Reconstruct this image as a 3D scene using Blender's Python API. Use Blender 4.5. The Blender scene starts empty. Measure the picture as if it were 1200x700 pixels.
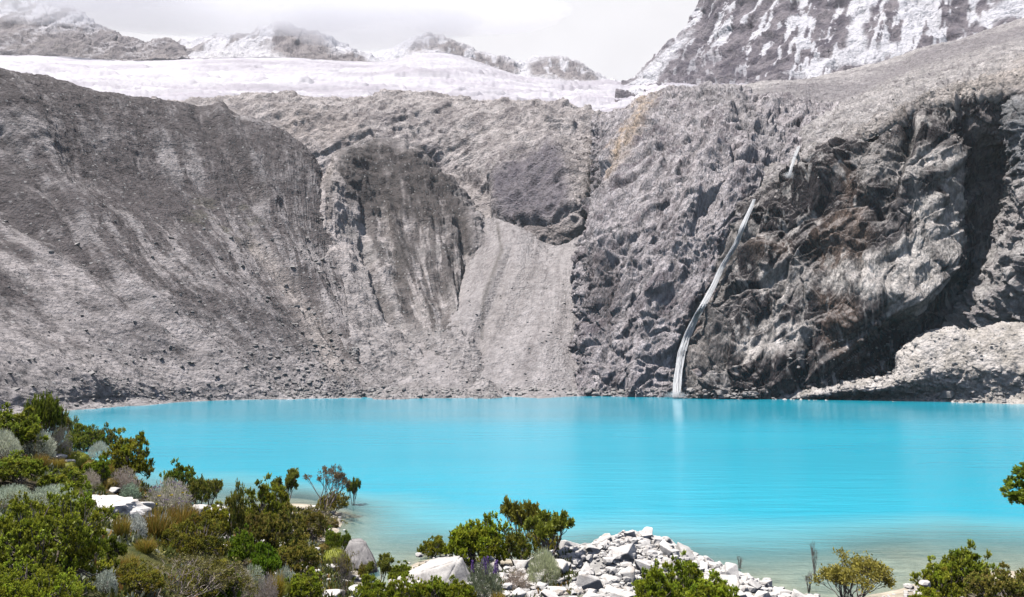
import bpy, bmesh, math, random, sys, time
import numpy as np
from mathutils import Vector, Matrix
T0 = time.time()
SC = bpy.context.scene
COL = SC.collection
R = math.radians
rng = np.random.default_rng(69)
random.seed(69)
F_PX = 28.0 / 36.0 * 1200.0
EYE = 8.0
PITCH = math.atan(86.0 / F_PX)
CP, SP = math.cos(PITCH), math.sin(PITCH)

# ------------------------------------------------------------------ placing
def at(px, py, Y):
    """world point seen at photograph position px, py, at Y metres in front of the camera"""
    px = np.asarray(px, float); py = np.asarray(py, float); Y = np.asarray(Y, float)
    xc = (px - 600.0) / F_PX; yc = (350.0 - py) / F_PX
    dy = CP - SP * yc; dz = SP + CP * yc
    s = Y / dy
    return np.stack([xc * s, Y + 0 * xc, EYE + dz * s], -1)

def shore(px, py, z=0.0):
    yc = (350.0 - py) / F_PX
    dy = CP - SP * yc; dz = SP + CP * yc
    return (z - EYE) / dz * dy

def project(P):
    x, y, z = P[..., 0], P[..., 1], P[..., 2] - EYE
    d = y * CP + z * SP
    u = -y * SP + z * CP
    d = np.where(np.abs(d) < 1e-3, 1e-3, d)
    return 600 + F_PX * x / d, 350 - F_PX * u / d

# ------------------------------------------------------------------ noise
_perm = np.random.default_rng(7).permutation(256).astype(np.int32)
_perm = np.concatenate([_perm, _perm, _perm])
_g = np.random.default_rng(8).normal(size=(256, 3)); _g /= np.linalg.norm(_g, axis=1)[:, None]
_g = _g.astype(np.float32) * 1.6

def perlin(P):
    P = np.asarray(P, np.float32)
    i = np.floor(P).astype(np.int32); f = P - i; i &= 255
    w = f * f * f * (f * (f * 6 - 15) + 10)
    ax = _perm[i[..., 0]], _perm[i[..., 0] + 1]
    res = 0
    for dx in (0, 1):
        wx = w[..., 0] if dx else 1 - w[..., 0]
        for dy in (0, 1):
            wy = w[..., 1] if dy else 1 - w[..., 1]
            ay = ax[dx] + i[..., 1] + dy
            h1 = _perm[ay]
            for dz in (0, 1):
                wz = w[..., 2] if dz else 1 - w[..., 2]
                g = _g[_perm[h1 + i[..., 2] + dz]]
                d = g[..., 0] * (f[..., 0] - dx) + g[..., 1] * (f[..., 1] - dy) + g[..., 2] * (f[..., 2] - dz)
                res = res + d * wx * wy * wz
    return res

def fbm(P, scale, octaves=4, gain=.5, lac=2.03, seed=0.0, mode=0):
    """mode 0 plain, 1 ridged (sharp crests), 2 billow (sharp creases)"""
    P = np.asarray(P, np.float32) / np.float32(scale) + np.float32(seed * 17.31)
    a = 1.0; s = 0; t = 0.0
    for _ in range(octaves):
        n = perlin(P)
        if mode == 1: n = 1 - 2.4 * np.abs(n)
        elif mode == 2: n = 2.4 * np.abs(n) - 1
        s = s + a * n; t += a
        a *= gain; P = P * np.float32(lac) + np.float32(3.7)
    return s / t

def blocks(P, size, seed=0):
    """faceted blocks: every cell of a jittered lattice is a tilted plane"""
    Q = np.asarray(P, np.float32) / np.float32(size) + np.float32(seed * 5.3)
    base = np.floor(Q).astype(np.int32)
    best = np.full(Q.shape[:-1], 9e9, np.float32); tilt = np.zeros_like(best); sec = best.copy()
    for dx in (-1, 0, 1):
        for dy in (-1, 0, 1):
            for dz in (-1, 0, 1):
                c = base + np.array([dx, dy, dz], np.int32)
                m = c & 255
                h = _perm[_perm[_perm[m[..., 0]] + m[..., 1]] + m[..., 2]]
                j = _g[h] * .28
                cen = c + .5 + j
                d = Q - cen
                r = (d * d).sum(-1)
                g2 = _g[(h * 7 + 13) & 255]
                t = (d * g2).sum(-1) + g2[..., 1] * .35
                near = r < best
                sec = np.where(near, best, np.minimum(sec, r))
                tilt = np.where(near, t, tilt)
                best = np.where(near, r, best)
    e = np.sqrt(sec) - np.sqrt(best)
    return tilt * sstep(0, .16, e) - .25 * (1 - sstep(0, .10, e)), e

def sstep(a, b, x):
    t = np.clip((x - a) / (b - a), 0, 1)
    return t * t * (3 - 2 * t)

def mix(a, b, t):
    a = np.asarray(a, float); b = np.asarray(b, float); t = np.asarray(t)[..., None]
    return a * (1 - t) + b * t

# ------------------------------------------------------------------ masks drawn on the undisplaced rock
def line_dist(px, py, pts):
    d = np.full(px.shape, 1e9); tt = np.zeros(px.shape)
    pts = np.asarray(pts, float); n = len(pts) - 1
    for k in range(n):
        ax, ay = pts[k][:2]; bx, by = pts[k + 1][:2]
        vx, vy = bx - ax, by - ay
        t = np.clip(((px - ax) * vx + (py - ay) * vy) / (vx * vx + vy * vy + 1e-9), 0, 1)
        r = np.hypot(px - ax - t * vx, py - ay - t * vy)
        m = r < d
        d = np.where(m, r, d); tt = np.where(m, (k + t) / n, tt)
    return d, tt

def stroke(px, py, pts, w0, w1=None):
    w1 = w0 if w1 is None else w1
    d, t = line_dist(px, py, pts)
    w = w0 + (w1 - w0) * t
    return np.exp(-(d / w) ** 2)

def poly(px, py, pts, soft=6.0):
    inside = np.zeros(px.shape, bool)
    n = len(pts)
    for k in range(n):
        x0, y0 = pts[k]; x1, y1 = pts[(k + 1) % n]
        if y0 == y1: continue
        c = ((y0 > py) != (y1 > py)) & (px < (x1 - x0) * (py - y0) / (y1 - y0) + x0)
        inside ^= c
    d, _ = line_dist(px, py, list(pts) + [pts[0]])
    d = np.where(inside, d, -d)
    return sstep(-soft, soft, d)

# ------------------------------------------------------------------ objects
def tag(o, label=None, cat=None, group=None, kind=None):
    if label: o['label'] = label
    if cat: o['category'] = cat
    if group: o['group'] = group
    if kind: o['kind'] = kind
    return o

def mesh_obj(name, V, Fq, mat, parent=None, smooth=True, col=None, link=True):
    """one mesh from numpy arrays; Fq is (n,3) or (n,4)"""
    V = np.ascontiguousarray(V, np.float32); Fq = np.ascontiguousarray(Fq, np.int32)
    me = bpy.data.meshes.new(name)
    k = Fq.shape[1]
    me.vertices.add(len(V)); me.vertices.foreach_set('co', V.ravel())
    me.loops.add(Fq.size); me.loops.foreach_set('vertex_index', Fq.ravel())
    me.polygons.add(len(Fq)); me.polygons.foreach_set('loop_start', np.arange(0, Fq.size, k, dtype=np.int32))
    me.polygons.foreach_set('use_smooth', np.full(len(Fq), smooth, bool))
    me.update(calc_edges=True)
    if col is not None:
        a = me.color_attributes.new('tint', 'FLOAT_COLOR', 'POINT')
        c4 = np.ones((len(V), 4), np.float32); c4[:, :col.shape[1]] = col
        a.data.foreach_set('color', c4.ravel())
    if mat: me.materials.append(mat)
    o = bpy.data.objects.new(name, me)
    if link: COL.objects.link(o)
    if parent: o.parent = parent
    return o

def empty(name, loc=(0, 0, 0)):
    o = bpy.data.objects.new(name, None); COL.objects.link(o); o.location = loc
    return o

def grid_faces(nv, nu):
    i = np.arange(nv * nu, dtype=np.int32).reshape(nv, nu)
    return np.stack([i[:-1, :-1], i[:-1, 1:], i[1:, 1:], i[1:, :-1]], -1).reshape(-1, 4)

# ------------------------------------------------------------------ node helper
class NT:
    def __init__(s, name, kind='MAT'):
        s.m = bpy.data.materials.new(name); s.m.use_nodes = True
        s.t = s.m.node_tree; s.t.nodes.clear()
        s.out = s.t.nodes.new('ShaderNodeOutputMaterial')
    def n(s, typ, ins=None, **props):
        nd = s.t.nodes.new(typ)
        for k, v in props.items(): setattr(nd, k, v)
        for k, v in (ins or {}).items():
            if isinstance(v, bpy.types.NodeSocket): s.t.links.new(v, nd.inputs[k])
            else: nd.inputs[k].default_value = v
        return nd
    def link(s, a, b): s.t.links.new(a, b)
    def math(s, op, a, b=0.0, clamp=False):
        return s.n('ShaderNodeMath', {0: a, 1: b}, operation=op, use_clamp=clamp).outputs[0]
    def noise(s, vec, scale, detail=4, rough=.55, dist=0.0):
        return s.n('ShaderNodeTexNoise', {'Vector': vec, 'Scale': scale, 'Detail': detail, 'Roughness': rough, 'Distortion': dist}).outputs['Fac']
    def ramp(s, fac, a, b, lo=0.0, hi=1.0):
        return s.n('ShaderNodeMapRange', {'Value': fac, 'From Min': a, 'From Max': b, 'To Min': lo, 'To Max': hi}).outputs[0]
    def mixc(s, fac, a, b, mode='MIX'):
        nd = s.t.nodes.new('ShaderNodeMix'); nd.data_type = 'RGBA'; nd.blend_type = mode
        for sock, v in ((nd.inputs[0], fac), (nd.inputs[6], a), (nd.inputs[7], b)):
            if isinstance(v, bpy.types.NodeSocket): s.t.links.new(v, sock)
            else: sock.default_value = v
        return nd.outputs[2]

def rgb(r, g, b): return (r, g, b, 1.0)

def ground_mat(name, fine=1.0, bump=.5, contrast=.5, rough=.92, stretch=None, speck=0.0, spec=.2):
    """vertex albedo x fine world-space texture; fine = size of the grain in metres"""
    t = NT(name)
    geo = t.n('ShaderNodeNewGeometry').outputs['Position']
    vec = geo
    if stretch:
        vec = t.n('ShaderNodeMapping', {'Vector': geo, 'Rotation': stretch[0], 'Scale': stretch[1]}).outputs[0]
    base = t.n('ShaderNodeVertexColor', layer_name='tint').outputs['Color']
    n1 = t.noise(vec, 1.0 / (fine * 6), 9, .68)
    n2 = t.noise(vec, 1.0 / fine, 5, .7)
    v = t.n('ShaderNodeTexVoronoi', {'Vector': vec, 'Scale': 1.0 / (fine * 1.5), 'Randomness': 1.0}, feature='F1')
    k = t.math('ADD', t.ramp(n1, .3, .7, -.5 * contrast, .5 * contrast), t.ramp(n2, .25, .75, -.35 * contrast, .35 * contrast))
    k = t.math('ADD', k, t.math('MULTIPLY', t.math('SUBTRACT', v.outputs['Color'], .5), .35 * contrast))
    k = t.math('MAXIMUM', t.math('ADD', k, 1.0), .15)
    col = t.mixc(1.0, base, t.n('ShaderNodeCombineColor', {0: k, 1: k, 2: k}).outputs[0], 'MULTIPLY')
    if speck > 0:
        v2 = t.n('ShaderNodeTexVoronoi', {'Vector': geo, 'Scale': 1.0 / (fine * 3.2), 'Randomness': 1.0}, feature='F1')
        s = t.math('MULTIPLY', t.math('LESS_THAN', v2.outputs['Distance'], .2), t.math('GREATER_THAN', v2.outputs['Color'], .62))
        col = t.mixc(t.math('MULTIPLY', s, speck), col, rgb(.55, .54, .53))
    h = t.math('ADD', t.math('MULTIPLY', n1, 2.6), n2)
    h = t.math('SUBTRACT', h, t.math('MULTIPLY', v.outputs['Distance'], .7))
    bmp = t.n('ShaderNodeBump', {'Strength': bump, 'Distance': fine * 1.6, 'Height': h}).outputs[0]
    p = t.n('ShaderNodeBsdfPrincipled', {'Base Color': col, 'Roughness': rough, 'Normal': bmp, 'Specular IOR Level': spec})
    t.link(p.outputs[0], t.out.inputs[0])
    return t.m
# ------------------------------------------------------------------ lofted terrain sheets
SHEETS = []
def cr_resample(P, n):
    """Catmull-Rom resampling of axis 0 to n points"""
    m = len(P); t = np.linspace(0, m - 1, n); i = np.clip(np.floor(t).astype(int), 0, m - 2); f = t - i
    Pe = np.concatenate([2 * P[:1] - P[1:2], P, 2 * P[-1:] - P[-2:-1]])
    a, b, c, d = Pe[i], Pe[i + 1], Pe[i + 2], Pe[i + 3]
    f = f.reshape((-1,) + (1,) * (P.ndim - 1))
    return .5 * ((2 * b) + (c - a) * f + (2 * a - 5 * b + 4 * c - d) * f ** 2 + (3 * b - 3 * c + d - a) * f ** 3)

def sheet(name, rows, nu, nv, disp, colour, mat, gain=1.27, smooth=True):
    """rows of photograph control points (px, py, Y); Y None = on the waterline"""
    W = []
    m = max(len(r) for r in rows)
    for r in rows:
        pts = np.array([at(p[0], p[1], shore(p[0], p[1]) if p[2] is None else p[2]) for p in r])
        W.append(cr_resample(pts, m) if len(r) != m else pts)
    W = np.array(W)
    G = cr_resample(W, nv)                       # down the slope
    G = cr_resample(np.swapaxes(G, 0, 1), nu)    # along it
    G = np.swapaxes(G, 0, 1).astype(np.float32)  # nv, nu, 3
    du = np.gradient(G, axis=1); dv = np.gradient(G, axis=0)
    N = np.cross(du, dv); N /= np.linalg.norm(N, axis=-1)[..., None] + 1e-9
    to_cam = -(G - np.array([0, 0, EYE])); s = np.sign((N * to_cam).sum(-1)); s = 1 if s.mean() > 0 else -1
    N = N * s
    for _ in range(6):                           # calm the normals so that big relief does not fold
        N[1:-1] = (N[:-2] + N[1:-1] + N[2:]) / 3; N[:, 1:-1] = (N[:, :-2] + N[:, 1:-1] + N[:, 2:]) / 3
    px, py = project(G)
    u = np.broadcast_to(np.linspace(0, 1, nu)[None], (nv, nu)); v = np.broadcast_to(np.linspace(0, 1, nv)[:, None], (nv, nu))
    C = dict(G=G, N=N, px=px, py=py, u=u, v=v)
    D = disp(C)
    V = G + (D if D.ndim == 3 else N * D[..., None])
    C['V'] = V; C['D'] = D
    d2u = np.gradient(V, axis=1); d2v = np.gradient(V, axis=0)
    n2 = np.cross(d2u, d2v); n2 /= np.linalg.norm(n2, axis=-1)[..., None] + 1e-9; n2 *= s
    C['n'] = n2
    col = np.clip(colour(C) * np.array([1.0, .978, .995]) * gain, .01, 1)
    o = mesh_obj(name, V.reshape(-1, 3), grid_faces(nv, nu), mat, smooth=smooth, col=col.reshape(-1, 3))
    tag(o, kind='structure')
    SHEETS.append(V)
    print(name, round(time.time() - T0, 1), flush=True)
    return o

Z3 = np.array([0, 0, 1.0])
def fade_edge(C, v0=0.0, v1=0.0, u0=0.0, u1=0.0):
    e = np.ones_like(C['u'], dtype=float)
    if v0: e = e * sstep(0, v0, C['v'])
    if v1: e = e * sstep(0, v1, 1 - C['v'])
    if u0: e = e * sstep(0, u0, C['u'])
    if u1: e = e * sstep(0, u1, 1 - C['u'])
    return e

def stretch_uv(C, lu, lv):
    """noise coordinates that run with the slope: lu metres-ish across, lv down"""
    du = np.linalg.norm(np.gradient(C['G'], axis=1), axis=-1).mean(); dv = np.linalg.norm(np.gradient(C['G'], axis=0), axis=-1).mean()
    nv, nu = C['u'].shape
    return np.stack([C['u'] * nu * du / lu, C['v'] * nv * dv / lv, C['G'][..., 1] * 0 + 1.7], -1)

M_SCREE = ground_mat('scree_gravel', .8, .85, .8, speck=.5)
M_SCREE_PALE = ground_mat('pale_scree', .65, .8, .65, speck=.4)
M_ROCK = ground_mat('grey_rock', .9, 1.0, .9)
M_CLIFF = ground_mat('cliff_rock', .8, 1.0, 1.0, stretch=((0, R(28), 0), (1.6, 1.0, .7)), rough=.8)
M_FAR = ground_mat('far_rock', 3.0, .8, .6)

# ---- left moraine slope
def d_moraine(C):
    e = fade_edge(C, 0, .16)
    S = stretch_uv(C, 1, 4.5)
    S2 = stretch_uv(C, 1, 7)
    G = C['G']
    S = S + .8 * fbm(G, 40, 2)[..., None]
    d = fbm(G, 70, 3) * 7
    d = d + fbm(S, 22, 3, seed=3) * 2.2 + fbm(S, 9, 3, seed=3) * .8 + fbm(G, 7, 4, mode=1, seed=3, gain=.6) * .9
    d = d + fbm(S2, 7, 3, seed=5) * .5 + fbm(S, 2.4, 3, seed=6, mode=2) * .35
    d = d + fbm(G, 4, 3, seed=9) * .55
    low = sstep(.62, .9, C['v'])
    d = d * (.25 + .75 * e) * (1 - .45 * low)
    px, py = C['px'], C['py']
    for pts, w, a in [([(232, 128), (268, 180), (300, 235)], 9, -4), ([(258, 130), (292, 190), (320, 240)], 7, 3.5),
                      ([(293, 285), (345, 330), (398, 402), (430, 445)], 7, -3.5), ([(0, 232), (70, 275), (140, 330), (230, 400)], 10, -3),
                      ([(0, 160), (50, 210), (110, 290)], 8, -2.5), ([(322, 282), (372, 330), (420, 410)], 7, 3.0)]:
        d = d + a * stroke(px, py, pts, w)
    return d * sstep(0, .04, 1 - C['v'])
def c_moraine(C):
    G, px, py = C['G'], C['px'], C['py']
    S = stretch_uv(C, 1, 5) + .9 * fbm(G, 40, 2)[..., None]
    k = fbm(S, 7, 6, seed=11, gain=.78)
    k2 = fbm(G, 30, 4, seed=12, gain=.6)
    bed = sstep(.5, .93, C['v'] + .12 * k2)
    up = sstep(.52, .2, C['v'])
    pale = np.array([.36, .335, .325]); dark = np.array([.088, .077, .076]); mid = np.array([.215, .20, .197])
    f = sstep(-.12, .30, k + .55 * k2 + .26 * up - .42 * bed)
    band = poly(px + 14 * k2, py + 14 * k2, [(-60, 205), (30, 235), (150, 240), (250, 215), (330, 235), (400, 300), (432, 420), (400, 438), (330, 400), (240, 350), (160, 330), (100, 305), (30, 262), (-60, 245)], 22)
    f = np.clip(f + .55 * band * sstep(-.25, .15, k), 0, 1)
    c = mix(pale, mid, sstep(-.3, .4, k2 + up * .5))
    c = mix(c, dark, f * .9)
    c = mix(c, [.40, .38, .37], bed * .55)
    tan = stroke(px, py, [(295, 286), (330, 322), (362, 368), (395, 425)], 8, 15) * sstep(-.5, -.1, fbm(S, 5, 3, seed=4))
    c = mix(c, [.36, .325, .30], np.clip(tan * 1.0, 0, .9))
    olive = poly(px, py, [(230, 230), (300, 235), (310, 290), (260, 290), (215, 260)], 18) * sstep(.0, .3, fbm(G, 9, 3, seed=33))
    c = mix(c, [.12, .115, .085], olive * .5)
    return c * (1 + .4 * fbm(G, 2.0, 3, seed=15, gain=.8)[..., None])
MOR = [
 [(-420, 16, 395), (-320, 31, 403), (-230, 44, 409), (-150, 56, 415), (0, 104, 425), (60, 121, 445), (120, 138, 465), (180, 147, 490), (240, 144, 500), (290, 158, 507), (330, 176, 513), (362, 198, 513), (379, 225, 510)],
 [(-420, -10, 300), (-320, 5, 308), (-230, 18, 314), (-150, 30, 320), (0, 78, 330), (60, 95, 350), (120, 112, 370), (180, 121, 395), (240, 124, 415), (290, 138, 422), (330, 156, 428), (362, 178, 428), (379, 205, 425)],
 [(-380, 140, 250), (-290, 150, 258), (-185, 165, 268), (-90, 180, 280), (50, 190, 297), (100, 205, 312), (160, 215, 330), (215, 225, 342), (262, 235, 352), (305, 240, 360), (340, 255, 364), (365, 270, 364), (393, 300, 357)],
 [(-300, 300, 190), (-190, 305, 205), (-75, 312, 215), (30, 320, 228), (160, 330, 252), (215, 335, 268), (262, 340, 280), (300, 345, 288), (333, 352, 295), (360, 360, 299), (385, 372, 300), (404, 386, 299), (424, 410, 296)],
 [(-250, 440, 120), (-60, 437, 150), (70, 436, 185), (180, 436, 215), (285, 438, 238), (325, 440, 246), (357, 442, 251), (385, 443, 256), (405, 445, 259), (422, 446, 261), (438, 448, 262.5), (452, 450, 264), (468, 456, 266)],
 [(-250, 505, None), (-20, 490, None), (120, 477, None), (235, 471, None), (330, 468.7, None), (370, 467.8, None), (398, 467, None), (420, 466.4, None), (436, 466, None), (450, 465.7, None), (464, 465.4, None), (476, 465.2, None), (490, 465, None)],
 [(-250, 517, 93), (-20, 502, 119), (120, 489, 157), (235, 483, 183), (330, 477.7, 196), (370, 476.8, 202), (398, 476, 207), (420, 475.4, 211), (436, 475, 214), (450, 474.7, 216), (464, 474.4, 218), (476, 474.2, 220), (490, 474, 221)]]
sheet('hillside', MOR, 760, 560, d_moraine, c_moraine, M_SCREE, 1.13)

# ---- second spur with the dark top
def d_spur(C):
    G, px, py = C['G'], C['px'], C['py']
    S = stretch_uv(C, 1, 6) + .8 * fbm(G, 30, 2)[..., None]
    low = sstep(.42, .62, C['v'])
    d = fbm(G, 60, 3, seed=2) * 6 + fbm(G, 14, 4, seed=24, mode=1, gain=.6) * 2.6 + blocks(G, 13, 21)[0] * 2.0 * sstep(.5, .3, C['v']) * sstep(395, 425, px) + fbm(S, 12, 4, mode=2, seed=21) * 2.0 * (1 - .95 * low) * sstep(.12, .35, C['v']) + fbm(S, 4, 3, seed=22) * .7 * (1 - .8 * low)
    d = d + fbm(G, 3, 3, seed=23) * .6
    for pts, w, a in [([(380, 180), (382, 240), (380, 300), (425, 380), (480, 420), (550, 462)], 9, -1.5), ([(425, 240), (430, 300), (460, 370), (520, 440)], 6, -3.5),
                      ([(455, 250), (480, 310), (510, 370)], 5, 3.5), ([(510, 215), (540, 255), (550, 310), (545, 350)], 7, -5), ([(490, 250), (520, 300), (535, 360)], 5, 3),
                      ([(575, 250), (586, 290), (572, 330), (563, 385)], 3.5, -3.5)]:
        d = d + a * stroke(px, py, pts, w)
    return d * sstep(0, .04, 1 - C['v']) * (1 - .85 * sstep(.84, 1, C['u'])) * sstep(-.03, .12, C['u'])
def c_spur(C):
    G, px, py = C['G'], C['px'], C['py']
    S = stretch_uv(C, 1, 6) + .8 * fbm(G, 30, 2)[..., None]
    k = fbm(S, 6, 5, seed=25, gain=.62); k2 = fbm(G, 22, 3, seed=26)
    pale = np.array([.37, .34, .325]); dark = np.array([.064, .056, .053])
    capm = poly(px + 9 * k2, py + 12 * k, [(388, 195), (400, 176), (445, 166), (500, 180), (535, 215), (560, 262), (575, 300), (555, 300), (530, 262), (480, 262), (430, 245), (400, 235)], 12)
    rib = poly(px + 14 * k, py + 10 * k2, [(420, 235), (520, 250), (560, 290), (558, 340), (525, 345), (528, 395), (512, 398), (470, 375), (445, 345), (430, 300)], 16) * sstep(-.15, .15, k + .05)
    c = mix(pale, [.25, .235, .225], sstep(-.2, .3, k2))
    c = mix(c, dark, np.clip(capm * .97 * sstep(-.7, -.1, k) + rib * .8, 0, .96))
    c = mix(c, [.38, .345, .325], stroke(px, py, [(385, 178), (382, 240), (385, 300), (425, 385)], 13, 16) * .92)
    low = poly(px + 12 * k, py + 10 * k2, [(545, 225), (572, 258), (605, 290), (620, 480), (380, 480), (372, 300), (405, 300), (440, 350), (470, 388), (508, 402), (532, 388), (550, 345), (556, 290)], 9)
    st = sstep(.05, .35, fbm(S, 9, 4, seed=29)) * (1 - .55 * capm)
    c = mix(c, mix([.31, .29, .28], [.24, .222, .215], sstep(-.25, .4, k)), low * .9)
    c = mix(c, [.10, .088, .08], st * .6 * (1 - .8 * low))
    c = mix(c, [.10, .09, .085], stroke(px, py, [(578, 262), (586, 292), (574, 328), (566, 350), (563, 385)], 2.2) * .8)
    return c * (1 + .2 * fbm(G, 2.0, 3, seed=15)[..., None])
SPUR = [
 [(350, 260, 540), (370, 225, 560), (395, 205, 580), (440, 195, 590), (480, 205, 580), (515, 225, 570), (540, 250, 540), (565, 280, 510), (590, 310, 480)],
 [(360, 250, 405), (382, 206, 420), (398, 181, 448), (432, 172, 490), (478, 172, 500), (508, 192, 490), (540, 226, 470), (566, 262, 442), (590, 298, 412)],
 [(362, 310, 352), (386, 292, 360), (420, 285, 386), (455, 285, 402), (490, 285, 400), (520, 292, 396), (545, 305, 390), (568, 322, 382), (590, 335, 376)],
 [(400, 400, 290), (428, 398, 297), (460, 392, 313), (490, 387, 324), (512, 385, 322), (532, 388, 316), (550, 397, 313), (565, 405, 313), (582, 412, 312)],
 [(430, 452, 275), (455, 448, 277), (480, 445, 279), (500, 442, 281), (520, 441, 282), (540, 443, 280), (558, 445, 281), (572, 447, 285), (590, 450, 288)],
 [(430, 466, None), (455, 465.5, None), (480, 465.2, None), (500, 465, None), (520, 464.8, None), (540, 464.8, None), (560, 464.8, None), (575, 464.8, None), (600, 464.8, None)],
 [(430, 476, 225), (480, 474, 232), (520, 474, 235), (560, 474, 236), (600, 474, 236)],
]
sheet('hillside', SPUR, 330, 420, d_spur, c_spur, M_SCREE)

# ---- scree cone in the middle
def d_cone(C):
    G, px, py = C['G'], C['px'], C['py']
    S = stretch_uv(C, 1, 7)
    d = fbm(G, 50, 2, seed=31) * 2.5 + fbm(S, 9, 4, seed=32, mode=2) * .55 + fbm(G, 2.5, 3, seed=33) * .35 + fbm(G, 9, 4, seed=34, mode=1) * 1.1 * sstep(.35, .1, C['v'])
    d = d - 2.5 * stroke(px, py, [(600, 285), (590, 320), (565, 380), (555, 440)], 8)
    d = d + 2.0 * stroke(px, py, [(660, 310), (650, 380), (630, 460)], 30)
    return d * sstep(0, .05, 1 - C['v'])
def c_cone(C):
    G, px, py = C['G'], C['px'], C['py']
    S = stretch_uv(C, 1, 8)
    k = fbm(S, 7, 5, seed=35, gain=.6)
    c = mix([.31, .29, .282], [.24, .222, .216], sstep(-.25, .45, k + .3 * fbm(G, 40, 2, seed=5)))
    c = mix(c, [.19, .175, .17], sstep(.02, .35, fbm(S, 4, 5, seed=38, gain=.7)) * .55)
    c = mix(c, [.23, .212, .20], sstep(.1, .4, fbm(G, 5, 4, seed=36)) * sstep(.72, .95, C['v']) * .7)
    c = mix(c, [.24, .22, .205], poly(px, py, [(575, 300), (640, 318), (600, 380), (560, 420)], 14) * .35)
    c = mix(c, [.13, .12, .11], stroke(px, py, [(583, 262), (587, 292), (574, 330), (566, 350), (564, 390)], 2.4) * .75)
    return c * (1 + .16 * fbm(G, 1.6, 3, seed=37)[..., None])
CONE = [
 [(520, 262, 480), (565, 255, 450), (600, 262, 412), (625, 275, 400), (648, 290, 392), (668, 285, 390), (690, 270, 392), (712, 260, 400)],
 [(520, 320, 425), (560, 305, 394), (592, 288, 374), (620, 302, 368), (645, 316, 364), (668, 308, 366), (690, 298, 370), (712, 290, 376)],
 [(450, 402, 338), (500, 398, 315), (550, 388, 312), (595, 382, 314), (635, 380, 316), (665, 380, 318), (690, 380, 318), (715, 380, 320)],
 [(412, 452, 288), (460, 450, 272), (510, 448, 272), (560, 446, 274), (610, 444, 276), (650, 444, 278), (690, 445, 279), (715, 446, 278)],
 [(412, 466.8, None), (460, 465.6, None), (510, 465, None), (560, 464.8, None), (610, 464.6, None), (650, 464.6, None), (690, 464.8, None), (715, 465, None)],
 [(412, 476, 232), (500, 474, 235), (600, 474, 235), (715, 474, 235)],
]
sheet('scree', CONE, 340, 300, d_cone, c_cone, M_SCREE_PALE)

# ---- rock slabs under the glacier
def d_slab(C):
    G, px, py = C['G'], C['px'], C['py']
    w = fbm(G, 60, 2, seed=41)[..., None] * 20
    Q = (G + w) * np.array([1.0, .8, 1.0])
    rot = Q @ np.array([[.8, 0, .6], [0, 1, 0], [-.6, 0, .8]]).T * np.array([.42, 1, 1.2])
    d = fbm(G, 110, 3, seed=42) * 9 + fbm(rot, 30, 5, mode=1, seed=43, gain=.55) * 5 + fbm(rot, 9, 4, mode=2, seed=44) * 2.4 + fbm(G, 3, 3, seed=45) * .8
    b, _ = blocks(rot, 15, 2)
    d = d + b * 4
    b3, _ = blocks(G, 6, 11)
    d = d + b3 * 1.8
    d = d + .1 * b * poly(px, py, [(560, 180), (700, 140), (700, 280), (590, 300)], 15)
    for pts, w_, a in [([(700, 140), (700, 180), (692, 240), (688, 300)], 5, -13), ([(640, 150), (600, 180), (580, 230), (585, 255)], 9, 8), ([(645, 170), (665, 210), (668, 245)], 14, 8),
                       ([(600, 262), (640, 258), (690, 250)], 5, -9), ([(620, 280), (655, 285)], 13, 8), ([(540, 210), (570, 225), (585, 262)], 9, -8),
                       ([(585, 250), (620, 254), (660, 248)], 6, 5), ([(450, 115), (430, 150), (400, 165)], 9, 7), ([(350, 130), (300, 125)], 12, 6), ([(450, 190), (520, 165), (560, 150)], 9, 5),
                       ([(470, 175), (510, 190)], 6, -6), ([(540, 150), (590, 135), (640, 140)], 8, 6)]:
        d = d + a * stroke(px, py, pts, w_)
    return d * .62
def c_slab(C):
    G, px, py = C['G'], C['px'], C['py']
    k = fbm(G, 14, 5, seed=46, gain=.62); k2 = fbm(G, 60, 3, seed=47)
    c = mix([.42, .385, .365], [.25, .225, .215], sstep(-.25, .3, k))
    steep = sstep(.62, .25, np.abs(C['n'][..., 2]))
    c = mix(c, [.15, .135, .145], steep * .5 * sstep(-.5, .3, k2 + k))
    warm = poly(px + 12 * k, py, [(330, 130), (420, 135), (430, 165), (400, 175), (330, 160)], 14)
    c = mix(c, [.30, .26, .235], warm * .6)
    blue = poly(px + 9 * k, py + 9 * k2, [(578, 215), (640, 170), (662, 195), (668, 245), (650, 262), (588, 255)], 9)
    c = mix(c, [.11, .10, .118], blue * .75)
    out = poly(px + 8 * k, py + 5 * k2, [(594, 282), (612, 268), (640, 262), (672, 262), (680, 282), (665, 306), (640, 314), (615, 296)], 5)
    c = mix(c, [.17, .15, .14], out * .6)
    bench = stroke(px, py, [(520, 200), (545, 225), (565, 262)], 10) + stroke(px, py, [(600, 268), (640, 256), (700, 250)], 5) + stroke(px, py, [(688, 180), (680, 240)], 9)
    c = mix(c, [.33, .30, .285], np.clip(bench, 0, 1) * .7)
    snowy = sstep(.22, .32, fbm(G, 11, 3, seed=48)) * sstep(.22, .05, C['v']) * 0
    c = mix(c, [.75, .74, .76], snowy)
    return c * (1 + .2 * fbm(G, 3.0, 3, seed=49)[..., None])
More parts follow.
